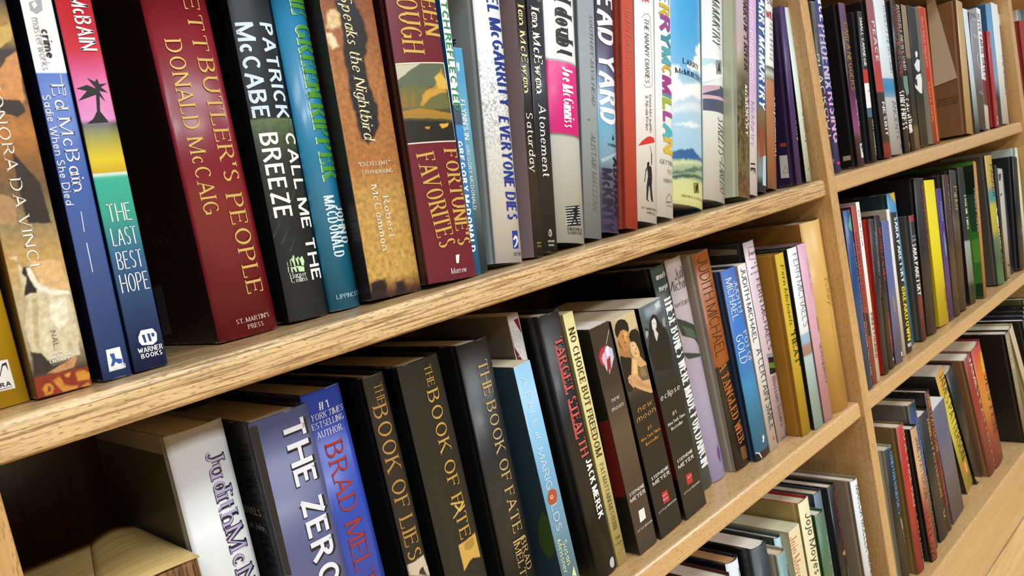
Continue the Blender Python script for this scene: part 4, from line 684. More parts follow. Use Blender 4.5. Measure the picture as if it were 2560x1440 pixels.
  dict(n='black paperback with a painted young couple embracing near the top of its spine', x=-468.7, y=19, z=0, w=37.9, h=226.5, d=132, a=-3.35, k='pb', c='23201e', l='0f0e0e', art=(0.22,0.12,0.4,0.05), ramp=[(0,'23201e'),(0.6002,'201d1c'),(0.637,'2a2320'),(0.7286,'584634'),(0.8376,'8f7c54'),(0.9991,'b8a67c')], T=[('Sh','new',[9.1,133.5,31.7,133.5],5.9,'Si','d79a52','title'),('Sh','moon',[4.5,125.1,34.4,125.1],6.1,'Si','d79a52','title'),('Sh','#1',[16.4,110.5,22.3,110.5],3.6,'NB','d08c3c','quotation'),('Sh','New York Times',[3.3,103.5,35.5,103.5],3.2,'NB','d08c3c','quotation'),('Sh','Bestseller',[8.9,97.3,30.1,97.3],3.2,'NB','d08c3c','quotation'),('Sh','STEPHENIE',[5.3,62.2,34.4,62.2],3.3,'NB','e4e0dc','author_name'),('Sh','MEYER',[5.5,56.7,34.4,56.7],3.9,'NB','e8e4e0','author_name'),('Sh','LITTLE BROWN',[4.7,26.5,35.2,26.5],2,'NB','d0ccc8','publisher_mark'),('Sh','MTI',[16.3,38.8,22,38.8],2,'NB','f0d8d8','publisher_mark'),('Sh','Classics',[14.9,34.7,23.9,34.7],1.8,'NB','f0d8d8','publisher_mark')], P=[('S','c9b88c~2',[9.2,232,36.3,227,37.3,209.6,21.8,207.8,4.8,220.1]),('S','a08a5c~3',[-1.8,206.8,4.6,200.1,0.9,190.2,-3.2,198.3]),('S','15100e',[2.3,217,5,221.7,9.5,224.2,15.1,224,20.5,221.5,23.4,216.9,23.3,211.8,21.7,208.4,19.2,210.7,14.8,213.5,9.3,213.1,5.6,208.7,2.9,209.1,1.9,213.3]),('S','b98048',[4.3,209.1,7.3,211.5,10.4,213.6,16.4,212.8,19.9,210.1,21.1,206.9,19.5,200.6,17.7,195.6,14.1,192.9,10.7,192.4,7.9,194.5,5.4,197.6,4.5,201.8,3.5,204.9]),('S','d9a668~1',[14.1,211.5,18.8,209.4,18.4,204.4,15.9,200.7,12.9,203.4]),('S','7a4a26~.8',[4.8,206.7,5.7,200.8,8,195,5.1,194.3,3.6,199.3,3.1,204]),('S','3a2214',[10.5,209.1,14,207.2,13.8,206.7,10.3,208.4]),('S','3a2214',[16,205.8,19,205.1,18.8,204.5,16,205.2]),('S','2a1a12',[10.5,206.6,13,205.5,12.5,205.1,10.5,206]),('S','2a1a12',[15.8,203.9,18,203.4,17.7,203,15.9,203.5]),('S','8a5430',[14.1,204.7,13.6,200.4,14.3,199.3,12.3,199.7,11.6,200.8]),('S','7a3c2c',[9.8,197.9,12.2,197.5,14.3,196.3,12.1,196.2]),('S','a87244',[4.2,199.1,8.4,193.4,14.3,192.3,14.9,189.2,15.5,185.6,8.8,187.4,3.6,190.3,1.2,192.3]),('S','120e0d',[1,191.3,3.7,190.5,8.8,187.2,15.3,185.1,19,180.4,18,172.7,12.1,156.6,6.2,153.2,0.6,155.3,-0.8,166.1,-0.4,179.4]),('S','1a110e',[20.3,203.8,22.6,207.5,27,209.3,33.1,208.4,36.5,205,37.6,199.2,37.9,191,37.8,182.9,39.2,171.4,35.2,173.4,31.2,180.6,29,187.2,26.9,194.2,24.6,197.8,21.3,198.9]),('S','d8ae7a',[19.2,196.8,22,198.4,25.9,197.8,28.6,195.1,30.1,190.2,31.1,185.3,30.4,182,27.3,180.3,24.3,180.5,21.8,182.8,19.6,185.9,18.6,190.2]),('S','ecc898~1',[22.2,196.3,25.7,196,27.2,192.4,24.8,188.6,21.9,190.7]),('S','2a1812',[22.1,194.6,25.3,194.4,25.5,193.7,22.2,193.8]),('S','2a1812',[27,191,28.3,189.4,27.8,189,26.5,190.5]),('S','a84a40',[22.8,186.6,25.4,186.6,26.7,185.2,24.4,184.9]),('S','b07c50',[25.5,191.8,25.3,188.4,23.8,188.4]),('S','cda06c',[26.5,180.6,30.3,181.5,35.4,173.9,39.9,170.6,41.3,164.2,39.7,149.6,38.7,140.6,34.6,141,23.7,147.6,14.8,153.9,11.2,159.2,11.6,169.3,17,182.2,20.3,183.9,23,181]),('S','e4bc88~2',[18.6,181.7,23.9,178.6,19.4,166.5,14.6,168.3]),('S','6a5a3c',[23.7,174.1,28.3,170.1,34.9,170.1,39.8,167.7,39.9,154.2,25.3,157.1,21.5,164.5]),('S','8a7850~1.5',[26.2,169.7,32.9,167.3,34,159.9,25.3,162]),('S','b98e60~1',[15.1,164.7,26.3,154.7,39.4,146.2,38.8,142.9,23.3,151.7,12.8,158.6]),('S','c8986a',[5.5,167.6,8.5,169.2,11.8,168.4,16.1,162.5,14,155.9,9.9,155.7,7.6,159.5,5.2,162.7]),('S','8a5c38',[6.3,165.7,10.1,163.7,9.5,163.2,6,165.1]),('S','8a5c38',[6.6,162.7,10.2,161.3,9.9,160.7,6.7,162]),('S','!b3282c',[15,42.9,24.8,41.7,25.9,29.7,15.1,30.8])]),
  dict(n='black paperback with a pale dark-haired woman under stormy clouds near the top', x=-423.5, y=19, z=0, w=39.6, h=228.3, d=132, a=-3.53, k='pb', c='26231f', l='0f0f10', art=(0.3,0.3,0.45,0.15), ramp=[(0.0597,'2c2620'),(0.3928,'1c1b1b'),(0.6224,'1d2022'),(0.7731,'2c343a'),(0.9033,'46525a'),(1,'5a6a74')], T=[('Sh','eclipse',[2.4,133.1,36.7,133.1],6.3,'Si','e6e2dc','title'),('Sh','#1',[15.3,111,21.6,111],3.8,'NB','dcd8d4','quotation'),('Sh','New York Times',[4.5,103.2,35.5,103.2],3.4,'NB','dcd8d4','quotation'),('Sh','Bestseller',[8.1,97.4,28.8,97.4],3.4,'NB','dcd8d4','quotation'),('Sh','STEPHENIE',[5.7,62.7,34.1,62.7],3.4,'NB','e4e0dc','author_name'),('Sh','MEYER',[5.5,56.7,33.9,56.7],4,'NB','e8e4e0','author_name'),('Sh','LITTLE BROWN',[5.2,27.5,34.5,27.5],2.1,'NB','d0ccc8','publisher_mark'),('Sh','MTI',[16.4,40,22.6,40],2.1,'NB','f0d8d8','publisher_mark')], P=[('S','8a98a0~3',[8.5,223.8,36.7,225.6,35.7,217.7,28.7,215.1,9.2,215.5]),('S','c4d0d4~2',[26.2,224.2,34.9,226.2,34.7,220.4,28.1,218.9]),('S','11131a',[6.8,198.8,11.2,209,16.2,214.4,20.7,215.9,25,213.4,27.7,207.2,31.9,199.9,36.6,193.6,37.9,183.6,36.2,171,33.7,153.8,4.3,161,1,183.3]),('S','d8d8d6',[15.5,209.4,17.8,211.3,21,211.5,22.8,209,22.9,205.2,21.2,201.7,18.5,199.8,16,199.9,14.5,202.7]),('S','2a2c34',[16.4,207.8,18.3,207.5,18.1,207,16.4,207.2]),('S','2a2c34',[20.2,206.8,22,206,21.7,205.5,20.2,206.2]),('S','8a5a5a',[16.5,202.8,19.1,202.2,17.7,201.8]),('S','c8c8c8',[15.7,200.6,19.4,199.9,22,194.9,17.9,189.2,16.5,189.1,15.4,194.8]),('S','9aa0a4',[3.2,204.5,5.3,205.1,6.9,203.2,5.6,199.2,2.2,195.7,1.6,199.4]),('S','16181e',[2.6,205.5,5.4,206.3,7.7,203.8,6.8,202.9,3.3,203.9]),('S','8a9094',[33,205.5,36.2,208.6,38.4,206.2,36.9,200.7,36.9,197.1,32.8,199.6]),('S','!b3282c',[15.1,44.1,25.1,42.2,23.8,31.8,13.5,32.8]),('L','5a1216',[4.8,141.9,-2.4,143.4,1.3,44.3,7.4,47.2])]),
  dict(n='dark green-grey hardback with dense white condensed capitals, behind the black paperback trio', x=-357.9, y=42, z=0, w=24.6, h=257.4, d=148, a=-3.97, k='hb', c='2c3838', l='121416', bulge=2, ramp=[(0,'55666a'),(0.2056,'4a5a5c'),(0.4075,'2a3436'),(0.9049,'32423e'),(1,'3f5a50')], T=[('Sh','annette',[4.8,246.5,26.1,246.5],6.7,'NB','e0e4e0','author_name'),('Sh','meyers',[5.8,233.8,26.6,233.8],6.7,'NB','e0e4e0','author_name'),('Sd',"THESE BONES WERE MADE FOR DANCIN'",[17.7,221.6,17.7,23.9],18.3,'NX','e6e8e6','title'),('Lh','THE GROUP AND WINDOW MYSTERIES',[109.7,246.9,33.8,246.9],4.6,'NB','2c2e30','blurb'),('Lh','MURDER: THE MUSICAL',[117.9,232.2,58.1,232.2],5.2,'NB','2a2c2e','blurb')]),
  dict(n='lilac-grey hardback with dark green lily leaves and thin elongated lettering', x=-332.9, y=42.7, z=0, w=30.5, h=259.9, d=148, a=-2.75, k='hb', c='a79cae', l='8a8078', bulge=4, art=(0.4,0.3,0.7,0.05), ramp=[(0.0116,'8b7e9c'),(0.3647,'a59cb6'),(0.5826,'a89cac'),(0.7966,'b6acb2'),(1,'b4aaac')], T=[('Sh','Judith',[7.8,241.9,32.4,241.9],12.7,'NL','2a2c28','author_name'),('Sh','Michael',[-3.7,229.9,29.7,229.9],11.5,'NL','2a2c28','author_name'),('Sh','Inheritance',[-5.9,209.5,28,209.5],6.9,'NL','3a3a3c','title')], P=[('S','2c3c34',[-1,195.4,11.7,187.6,30.5,176.6,32.3,149.9,19.1,164.7,2.2,174]),('S','465a4c',[4,184.9,22.6,173.9,27.4,162,8.2,172.1]),('S','2f3f36',[-2.2,156.2,32.2,143.3,27.1,142.4,3.3,146.7]),('S','5c3f8c',[18.2,36.1,22.7,38.3,23.1,32.7,24.9,27.8,22.3,22.2,22.4,18,19,18.9,16.4,24.8,16.5,30.1])]),
  dict(n='hardback, copper foil above and black below, thin engraved capitals', x=-295.6, y=34, z=0, w=32.1, h=257.4, d=148, a=-2.27, k='hb', c='8a4c1e', l='a39a8e', bulge=2, ramp=[(0,'2c241e'),(0.4849,'241c18'),(0.4923,'94501c'),(1,'9c5620')], T=[('Sd','JUDITH MICHAEL',[14.2,250.9,14.2,136.1],18.7,'NL','2c1c10','author_name'),('Sd','A TANGLED WEB',[12.2,126.5,21.3,29.1],15.5,'SX','a85e2a','title')], P=[('S','6a4420',[14.4,24.4,27.9,22.3,28.4,6.1,15.1,9])]),
  dict(n='blue-jacketed hardback whose torn maroon foot shows under the jacket', x=-262.1, y=26, z=0, w=31.9, h=230, d=148, a=-1.74, k='hb', c='2f6fb8', l='1d3a5c', bulge=2, ramp=[(0,'4a1a20'),(0.0376,'4a1a20'),(0.042,'2f86c4'),(0.0725,'2f86c4'),(0.3965,'2f92cc'),(0.4605,'2f7ac0'),(0.7349,'2f6cb8'),(1,'2f5fac')], T=[('Sd','JUDITH',[24.4,213.7,24.4,176.7],10.3,'N','dce6f0','author_name'),('Sd','MICHAEL',[10.6,219.1,10.6,170.6],12.1,'N','dce6f0','author_name'),('Sd','POT OF',[24.7,152.6,24.7,115],11.8,'N','dce6f0','title'),('Sd','GOLD',[10.3,152.2,10.3,118.4],13.4,'N','dce6f0','title')], P=[('S','15100f',[-3.3,2,1.2,10.5,6,9.2,9.9,1.3,6.9,-3]),('S','d8d4cc',[-0.2,10.4,2,11.3,7.4,9.3,10.3,1.8,8.9,1,5.7,8.4]),('S','e8eef2',[17.9,23.1,21,26.1,23.4,23.1,19.9,17.5,16.1,18.3,19.2,21.3])]),
  dict(n='slim white hardback with thin grey capitals and a small red dot', x=-229.7, y=26.4, z=0, w=18.6, h=229.2, d=132, a=-0.68, k='pb', c='dcdad6', l='b4b0ac', T=[('Sd','JUDITH MICHAEL',[9.5,224.6,9.5,134.6],9.7,'N','3a3840','author_name'),('Sd','A CERTAIN SMILE',[14.1,125.1,14.1,24.9],13.4,'N','3a3840','title')], P=[('S','a8484c',[10.4,15,14.2,15.7,15.1,12.5,12.5,10.7,9.6,12])]),
  dict(n='pale pink hardback with a framed mark at the top and a landscape picture halfway down', x=-198.3, y=32, z=0, w=25.2, h=251, d=148, a=-0.9, k='hb', c='d3bfc8', l='2c2c26', bulge=1, T=[('Sh','fern',[8.7,236.3,24.6,236.3],5.1,'NB','5a4450','publisher_mark'),('Sh','#1',[17,223.4,21.8,223.4],2.5,'NB','4a3c44','quotation'),('Sh','NEW YORK',[7.6,219.1,25.1,219.1],2.1,'NB','4a3c44','quotation'),('Sh','BESTSELLING',[4.8,212.2,23.6,212.2],1.8,'NB','4a3c44','quotation'),('Sd','FERN MICHAELS',[18.1,203.4,18.1,114.4],10.7,'N','5a4450','author_name'),('Sd','Blossom Sisters',[14.4,80.5,14.4,17.7],8.8,'N','5a4450','title'),('Sh','KENSINGTON',[6.9,2.6,23.9,2.6],1.8,'NB','3a2c34','publisher_mark')], P=[('S','8a94a0',[7.1,111.5,21.6,108.5,23.9,97.1,8,100.6]),('S','20241f',[9.5,106.5,23.9,102.8,24,82.8,7.6,85.2]),('S','5c7a34',[8.5,99.7,25.7,95.8,25.8,87.9,8.3,93.4]),('S','3a2c34',[17.1,2.7,21.2,11.4,23,10.7,20.4,5.8,22.9,-0.3,20.8,0.5,19.4,4.7]),('L','807860',[46.7,248,3.3,243.9,4.5,238,48.4,239.7]),('So','8a6a74',[9,243.9,27,242.4,27,226.9,7.2,229.5,9,243.9],0.8)]),
  dict(n='mustard-yellow hardback with worn edges, its broad ochre cover facing left', x=-172.5, y=12.1, z=0.4, w=21.6, h=227.9, d=148, a=1.0, k='hb', c='c2a322', l='9c6c14', bulge=0.6, cloth=1, T=[('Sd','Fern Michaels',[12.1,213,12.1,138.9],7.8,'Si','5a4a14','author_name'),('Sd',"'HEAT'",[14,130.1,14,86.9],12,'SB','3a3010','title')]),
  dict(n='white and pale-blue hardback with a dark green back cover, between mustard and pink books', x=-147.9, y=8, z=0.4, w=24.5, h=230, d=148, a=0.99, k='hb', c='a9c8d4', l='1a2a1e', bulge=1, ramp=[(0,'a4ccd6'),(0.402,'b4d2da'),(0.4132,'9c7a68'),(0.4647,'a4847c'),(0.4781,'94b2c8'),(0.5228,'93b4cc'),(0.5362,'dcdedf'),(0.9994,'dfe0e0')], T=[('Sd','FERN MICHAELS',[16.4,221.7,16.4,129.9],14,'NL','5a5c60','author_name')], P=[('S','3f8a70',[19.5,21.6,21.6,23.2,23.2,21.2,21.7,18.7,19.8,19.6])]),
  dict(n='slim pink hardback with grey lettering, right next to the big cracked yellow one', x=-120.9, y=7, z=0.2, w=23.4, h=230.5, d=148, a=0.5, k='hb', c='cf9fae', l='8a6672', bulge=1, T=[('Sd','FERN MICHAELS',[18.9,209.4,18.9,163.3],7.5,'NL','b07c90','author_name'),('Sd','SERENDIPITY',[18.6,100,18.6,46.6],8.9,'N','5a4450','title')], P=[('S','6a5a58',[19.4,134.5,28,133.6,27.8,114.3,19,114.8])]),
  dict(n='big yellow leather-look book with a cracked spine, last on the middle near shelf', x=-88.4, y=10, z=0, w=52.6, h=253.3, d=148, a=-0.11, k='hb', c='cda254', l='8a5c1e', bulge=9, T=[('Sd','Kelly',[34.6,174.3,34.6,139.9],17.4,'Si','b48c40','title')], P=[('S','8f6a2c',[35.2,6.4,40.4,6,39.4,5.3,35.2,5.5]),('So','a8823c',[36.4,239.9,36.3,214,35.1,180.9,27.5,130.1,24.8,77.8],0.5)]),
 ]),
 ('books on the bottom shelf of the near bookcase', -627.8, [
  dict(n='dark-red hardback, leftmost visible on the bottom near shelf, mostly below the frame', x=-386.7, y=24, z=0, w=30, h=235.1, d=148, a=0.0, k='hb', c='1f1f22', l='4a0f16', bulge=3),
  dict(n='tan-paged hardback with a white spine, near the left of the bottom near shelf', x=-351.3, y=30, z=0, w=25, h=240.1, d=148, a=0.0, k='hb', c='d3d8dc', l='1d2230', bulge=5, pc='b48c5c', T=[('Sd','ILES',[21.5,227.3,21.5,203.5],11.2,'N','2a2f4c','author_name')]),
  dict(n='thick dark green-black hardback with a decorated headband on its cream page tops', x=-320.5, y=15, z=0, w=34, h=245.3, d=148, a=0.0, k='hb', c='2b383c', l='141a1b', bulge=6, T=[('Sd','MAY PAX',[32,225.6,32,190.8],6.9,'S','7a5444','author_name')]),
  dict(n='short teal-grey hardback with bright white page tops and a curly dark letter', x=-283.1, y=8, z=0, w=21, h=222.4, d=148, a=0.0, k='hb', c='6f908c', l='9a9484', bulge=3, T=[('Sd','SCARLETT',[20.2,204.7,20.2,175.6],11.9,'SX','22302e','title')]),
  dict(n='pale blue hardback peeping out behind the dark green-black one on the bottom shelf', x=-242.5, y=32, z=0, w=13, h=220.2, d=148, a=0.0, k='hb', c='a3c2c8', l='3a4a50', bulge=4),
  dict(n='cream hardback with red-orange lettering and a broad cream top flap', x=-228.9, y=21.2, z=0, w=27, h=224.2, d=132, a=0.0, k='pb', c='d8c79a', l='b8ae8c', pc='d0cba8', T=[('Sd','Jojo Moyes',[7.3,216.7,7.3,156.9],16.1,'S','c0502c','author_name')]),
  dict(n='cream hardback with red boards inside and looping black script', x=-197.6, y=20, z=0, w=27, h=247.2, d=148, a=0.0, k='hb', c='dcd3a8', l='a3925a', bulge=1, bc='9c2a22', T=[('Sd','Jojo Moyes',[18.1,228.6,18.1,149],16.1,'Ni','2c2a24','author_name')]),
  dict(n='short green hardback with pale green lettering, behind the cream books on the bottom shelf', x=-160.1, y=20, z=0, w=23, h=215.2, d=148, a=0.0, k='hb', c='4a6a48', l='2f5a34', bulge=3, T=[('Sd','Falconer & Sons',[20.3,188.2,20.3,119.6],9.8,'S','ccd6a8','author_name')]),
  dict(n='slate-grey hardback standing behind the green one on the bottom near shelf', x=-131.3, y=33, z=0, w=21, h=229.7, d=148, a=0.0, k='hb', c='5a6a78', l='3a4450', bulge=2),
  dict(n='black hardback with dull red vertical lettering, next to the white one at the end', x=-108.6, y=25, z=0, w=21, h=230.5, d=148, a=0.0, k='hb', c='221e1e', l='161414', bulge=1, T=[('Sd','MARCIA MULLER',[16.8,218.7,16.8,138.6],9.5,'SB','80302a','author_name'),('Sd','LOCKED',[18,112.4,18,99],5.9,'S','9a948c','title')], P=[('S','c08a4c',[10.1,135.2,18.7,137.1,19.9,129.3,14.6,129.5])]),
  dict(n='white hardback with thin dark capitals, last on the bottom near shelf', x=-71.5, y=10, z=0, w=20, h=226.1, d=148, a=0.0, k='hb', c='d3d6d4', l='8a7c6c', bulge=3, T=[('Sd','MARCIA MULLER',[13.4,217.4,13.4,123.9],12.5,'N','34363a','author_name'),('Sd','MIDNIGHT',[13.9,117.2,13.9,70.5],8.7,'N','34363a','title')]),
 ]),
 ('books on the upper shelf of the far bookcase', 0.0, [
  dict(n='narrow grey-black paperback with spaced white capitals against the far upright', x=32.9, y=20, z=1.4, w=15, h=236, d=148, a=5.2, k='hb', c='3a3430', l='5a6060', bulge=0.5, ramp=[(0.0843,'3a302a'),(0.7358,'3a3634'),(1,'4a4e50')], T=[('Sd','BLACKOUT',[-1.2,163.2,11.8,47.5],11.1,'N','e0dcd4','title')], P=[('S','d8dcdc',[12.9,21.2,18.9,21.5,18.2,16,12.3,15.6])]),
  dict(n='royal-blue hardback with large outlined pink and lilac capitals', x=52, y=20.8, z=1.4, w=18.3, h=240, d=148, a=4.39, k='hb', c='2f2f86', l='1c1c44', bulge=1, T=[('Sd','VANCE',[15.2,273,15.2,209],19,'NX','e4e8f0','author_name'),('Sd','PHOENIX',[8.6,202.9,8.6,117],21.5,'NX','b08aa8','title'),('Sd','PHOENIX',[8.6,202.9,8.6,117],18.9,'NB','b4b6d4','title'),('Sd','RISING',[12.7,110.3,12.7,42.8],21.7,'NX','c03050','title'),('Sd','RISING',[12.7,110.3,12.7,42.8],19.1,'NB','b4b6d4','title')], P=[('S','b8306c',[4.1,14.2,17.2,15.1,16.8,11.4,5.3,10.9])]),
  dict(n='dark purple hardback with yellow capitals, a pale sticker near its foot', x=117.4, y=16, z=1.6, w=23, h=234.1, d=148, a=3.91, k='hb', c='4a2448', l='1c1018', bulge=1, ramp=[(0.0271,'3a1830'),(0.1637,'3a1c34'),(0.2132,'8a4484'),(0.3615,'6a3064'),(0.5337,'45203c'),(0.7052,'351c30'),(0.876,'5a3056'),(0.9975,'5c3a5c')], T=[('Sd','CARLA NEGGERS',[14.1,206.3,14.1,110],16.5,'N','c8983c','author_name'),('Sd','ABANDON',[19.3,96.2,19.3,59.1],11.1,'N','d0a8d0','title')], P=[('L','b8a88c',[21,17.8,6.3,17.6,6.1,11.3,21.3,11]),('S','e0dce4',[11.8,32,24.3,33.1,24,12.1,12.1,11.6]),('S','4a6aa8',[14,30,23.6,30.7,24.4,25.3,14.8,24.6]),('S','c89030',[15.6,23.6,23.4,24.3,22.8,20,15.5,19.3])]),
  dict(n='black hardback with dotted white lettering and a red-over-white label', x=184.5, y=22, z=2, w=18, h=225.7, d=148, a=6.5, k='hb', c='1a1c20', l='23262c', bulge=1, T=[('Sd','SMALL CARNEGIE',[8,216.8,8,143.3],8.4,'NB','e0e0dc','title'),('Sd','VERY GOODNIGHT',[14.4,64,14.4,8.9],7,'NB','d0d0cc','author_name')], P=[('S','b83028',[-5.6,137.5,24.7,140.4,23.8,119.6,-5.6,116.4]),('S','e6e6e4',[-5.6,116.4,23.8,119.6,24.4,100.4,-4.8,98.8]),('S','e6e6e4',[-5.4,117.1,25.6,119.7,24.9,82.7,-4,79.8]),('S','4a6478',[-2.9,79.4,24.8,82.4,25.9,69,-3.4,65.9]),('S','2a2a2e',[8.8,106.5,11.4,109.2,12.9,107.3,10.6,104.1])]),
  dict(n='hardback with a dusky pink spine panel and white capitals over dark grey', x=232.9, y=22, z=2, w=29.5, h=242.9, d=148, a=3.93, k='hb', c='7a3038', l='1a1c20', bulge=1, ramp=[(0,'a03830'),(0.0846,'9c3430'),(0.1025,'3a3030'),(0.2434,'2c2f34'),(0.4168,'34343a'),(0.4219,'b8403c'),(0.5109,'a83c3c'),(0.7009,'8c3a40'),(1,'8a4a50')], T=[('Sd','PEACE',[14.7,209.6,14.7,148.8],11.5,'NB','d8d0d4','title'),('Sd','NESBIT',[16.6,85.5,16.6,34.2],11,'NB','d4d4d8','author_name')]),
  dict(n='white hardback with thin blue-grey capitals and a blue picture band', x=263.4, y=22.1, z=3.4, w=48.1, h=245.3, d=148, a=4.04, k='hb', c='c3c9cf', l='8a8f94', bulge=3, ramp=[(0,'c4c8d2'),(0.3652,'bfc4ce'),(0.373,'7aa0bc'),(0.4194,'3a86bc'),(0.4863,'4a8ab8'),(0.4965,'c6d0d6'),(0.9948,'d0d8da')], T=[('Sd','ROBERT NEWCOMB',[36.5,234.7,36.5,129.5],17.1,'NL','6a8098','author_name'),('Sd','ANCIENTS',[28.7,83.9,28.7,24.5],15.4,'N','4a6a84','title')], P=[('S','4a6a94',[34.2,15.9,42.8,16.5,41.4,7.6,32.8,7.2])]),
  dict(n='black hardback with rust-red outlined capitals, between white and black spines', x=320.5, y=22, z=2.5, w=22.9, h=245, d=148, a=6.32, k='hb', c='1c1a1a', l='16161a', bulge=1.5, T=[('Sd','ROBERT NEWCOMB',[14.1,232.7,14.1,122],16.7,'NB','9c3c28','author_name'),('Sd','SORCERESS',[5.7,99.1,5.7,37.1],22.3,'SB','e0dcd8','title')], P=[('S','8a7a4c',[14.2,15.5,26.1,16.8,25.1,8,13.8,6.8])]),
  dict(n='black hardback with jagged white script, right of the rust-lettered one', x=352.4, y=24, z=1.6, w=19.7, h=240, d=148, a=4.8, k='hb', c='221f24', l='121214', bulge=1, T=[('Sd','ROBERT NEWCOMB',[10,236.8,10,132.1],13,'SB','b8a894','author_name'),('Sd','Gates of Dawn',[-0.4,84.7,8.3,31],18.2,'SB','e0dce0','title')], P=[('S','6a8a80',[-2.3,121.7,17.2,123.7,17.4,95.1,4.2,90.3,0.1,105.5])]),
  dict(n='narrow book, brown above and near-black below, left of the dark flowered one', x=373.1, y=24.9, z=2.5, w=21.7, h=240, d=132, a=6.53, k='pb', c='3a3630', l='2a2624', ramp=[(0.0086,'8a7850'),(0.1484,'7a6a48'),(0.1763,'2a2c2c'),(0.6273,'3a3430'),(0.6356,'7a6850'),(1,'8a765c')]),
  dict(n='dark green-black book with white blossoms down its spine', x=402.1, y=26, z=4.3, w=36.2, h=238, d=132, a=6.74, k='pb', c='1f2a2c', l='1a1f20', P=[('S','dfe4e4',[15.2,158.7,22.5,163.4,27.7,160,24.3,152.8,17.7,151.1]),('S','d6dce2',[6.5,137.6,21.8,149.2,33.7,148,30.6,130.6,23.3,126.6,12.1,130.2]),('S','dfe0dc',[-4.3,103.1,12.7,121.2,32.3,125.6,35.7,115,29.6,90.6,19.9,91.1,3.4,98])]),
  dict(n='narrow red spine edged in orange with a pale grey back cover and an orange sticker', x=464.4, y=26, z=2.7, w=33.1, h=238, d=132, a=4.74, k='pb', c='b03020', l='a3a090', T=[('Sd','Bich Minh Nguyen',[10.2,219.5,10.2,134.5],10.5,'N','e8a890','author_name'),('Sd','Short Girls',[7.8,107.8,7.8,39.2],10.5,'S','e0a050','title')], P=[('S','c8702c',[26.2,251.6,38.6,252.9,33.2,112.3,19.8,111.7]),('S','c8702c',[19.8,111.7,33.2,112.3,34.7,6.2,18.4,2.9]),('S','d87c2c',[-24.2,246.2,41.3,253.2,33.8,239.6,1.6,234.1,-26.3,229]),('S','b84c1c',[-24.2,246.2,3.1,249.1,-3.9,241.5,-23.9,237.2])]),
  dict(n='large brown-covered book with a paper slip leaning on its plain cover', x=590.5, y=8, z=5.7, w=35.6, h=246, d=170, a=9.13, k='hb', c='b89c6c', l='7a5230', bulge=1, T=[('Lh','PRINTED NOTE',[46.2,70.5,10.3,70.5],3.7,'N','4a3424','blurb'),('Lh','ON THE COVER',[47.2,65.1,10.7,65.1],3.7,'N','4a3424','blurb'),('Lh','OF THIS BOOK',[47.1,59.7,12.8,59.7],3.7,'N','4a3424','blurb')]),
  dict(n='thin pale paperback with tiny vertical script, right beside the brown-covered book', x=661, y=14, z=2.3, w=25.5, h=234.3, d=132, a=5.2, k='pb', c='c3d0d6', l='4a4a40', ramp=[(0.0061,'2c404c'),(0.1366,'7a98a8'),(0.4292,'c0d0d8'),(1,'d0dade')]),
  dict(n='grey-violet hardback with white initials and a thin white arc', x=688.3, y=14.7, z=6.2, w=43.3, h=226, d=148, a=8.27, k='hb', c='4c4c58', l='3a3a44', bulge=1, ramp=[(0.0532,'34424a'),(0.3286,'5a5458'),(0.5006,'7a7880'),(0.9129,'8a8a94'),(1,'6a6a78')], T=[('Sh','JO',[10.6,214.8,33.8,214.8],5.9,'NX','dcdce0','author_name'),('Sh','OA',[11.3,181.9,42.9,181.9],5.9,'NX','dcdce0','author_name'),('Sh','I LO',[19.3,73.3,53.5,73.3],5.9,'NX','dcdce0','title')], P=[('So','d8d8d8',[31.4,150.6,22.6,139.1,25.4,129.1,35.7,122.5,55.4,119.4],2.1)]),
  dict(n='white paperback lettered vertically in black capitals, beside the short red book', x=732.9, y=15.6, z=3.9, w=22.8, h=238.9, d=132, a=9.93, k='pb', c='e4e6e6', l='c8cacc', ramp=[(0.0179,'d8dcd8'),(0.1903,'e4e6e4'),(0.2036,'5a4a4c'),(0.4027,'8c2c34'),(0.416,'e2e4e6'),(1,'e6e8e8')], T=[('Sd','JOYCE CAROL OATES',[5.7,229.6,18,103.3],14.5,'NB','3a3a40','author_name')]),
  dict(n='short bright red hardback with a small white spine label', x=776.6, y=10, z=3, w=23.3, h=191, d=148, a=7.35, k='hb', c='a83440', l='8c1418', bulge=0.8, P=[('S','d8c8cc',[5,179,16.4,181,14.1,159.4,4.2,157.9]),('S','c0ccd8',[8.2,48.2,24.6,51.3,23.5,36.5,8.5,34.9]),('S','e0d0d0',[13,21.1,19,22.1,17.1,5.9,10.1,4.7])]),
  dict(n='blue book fading to black, between the red one and the tall white one', x=805.6, y=14.5, z=3.7, w=35.1, h=245.4, d=132, a=6.09, k='pb', c='3a78a8', l='2c5a80', ramp=[(0,'1c2226'),(0.2322,'26303a'),(0.3812,'7aa4c4'),(0.6455,'5a94bc'),(0.9911,'4a8ab4')]),
  dict(n='tall white book near the right end of the upper far shelf', x=842.4, y=13.6, z=4.5, w=43.1, h=247.8, d=132, a=6.04, k='pb', c='d6dcdc', l='aeb8b8', T=[('Sd','THE WOMEN',[42.7,145,42.7,62.1],11.6,'NB','6a7274','title')]),
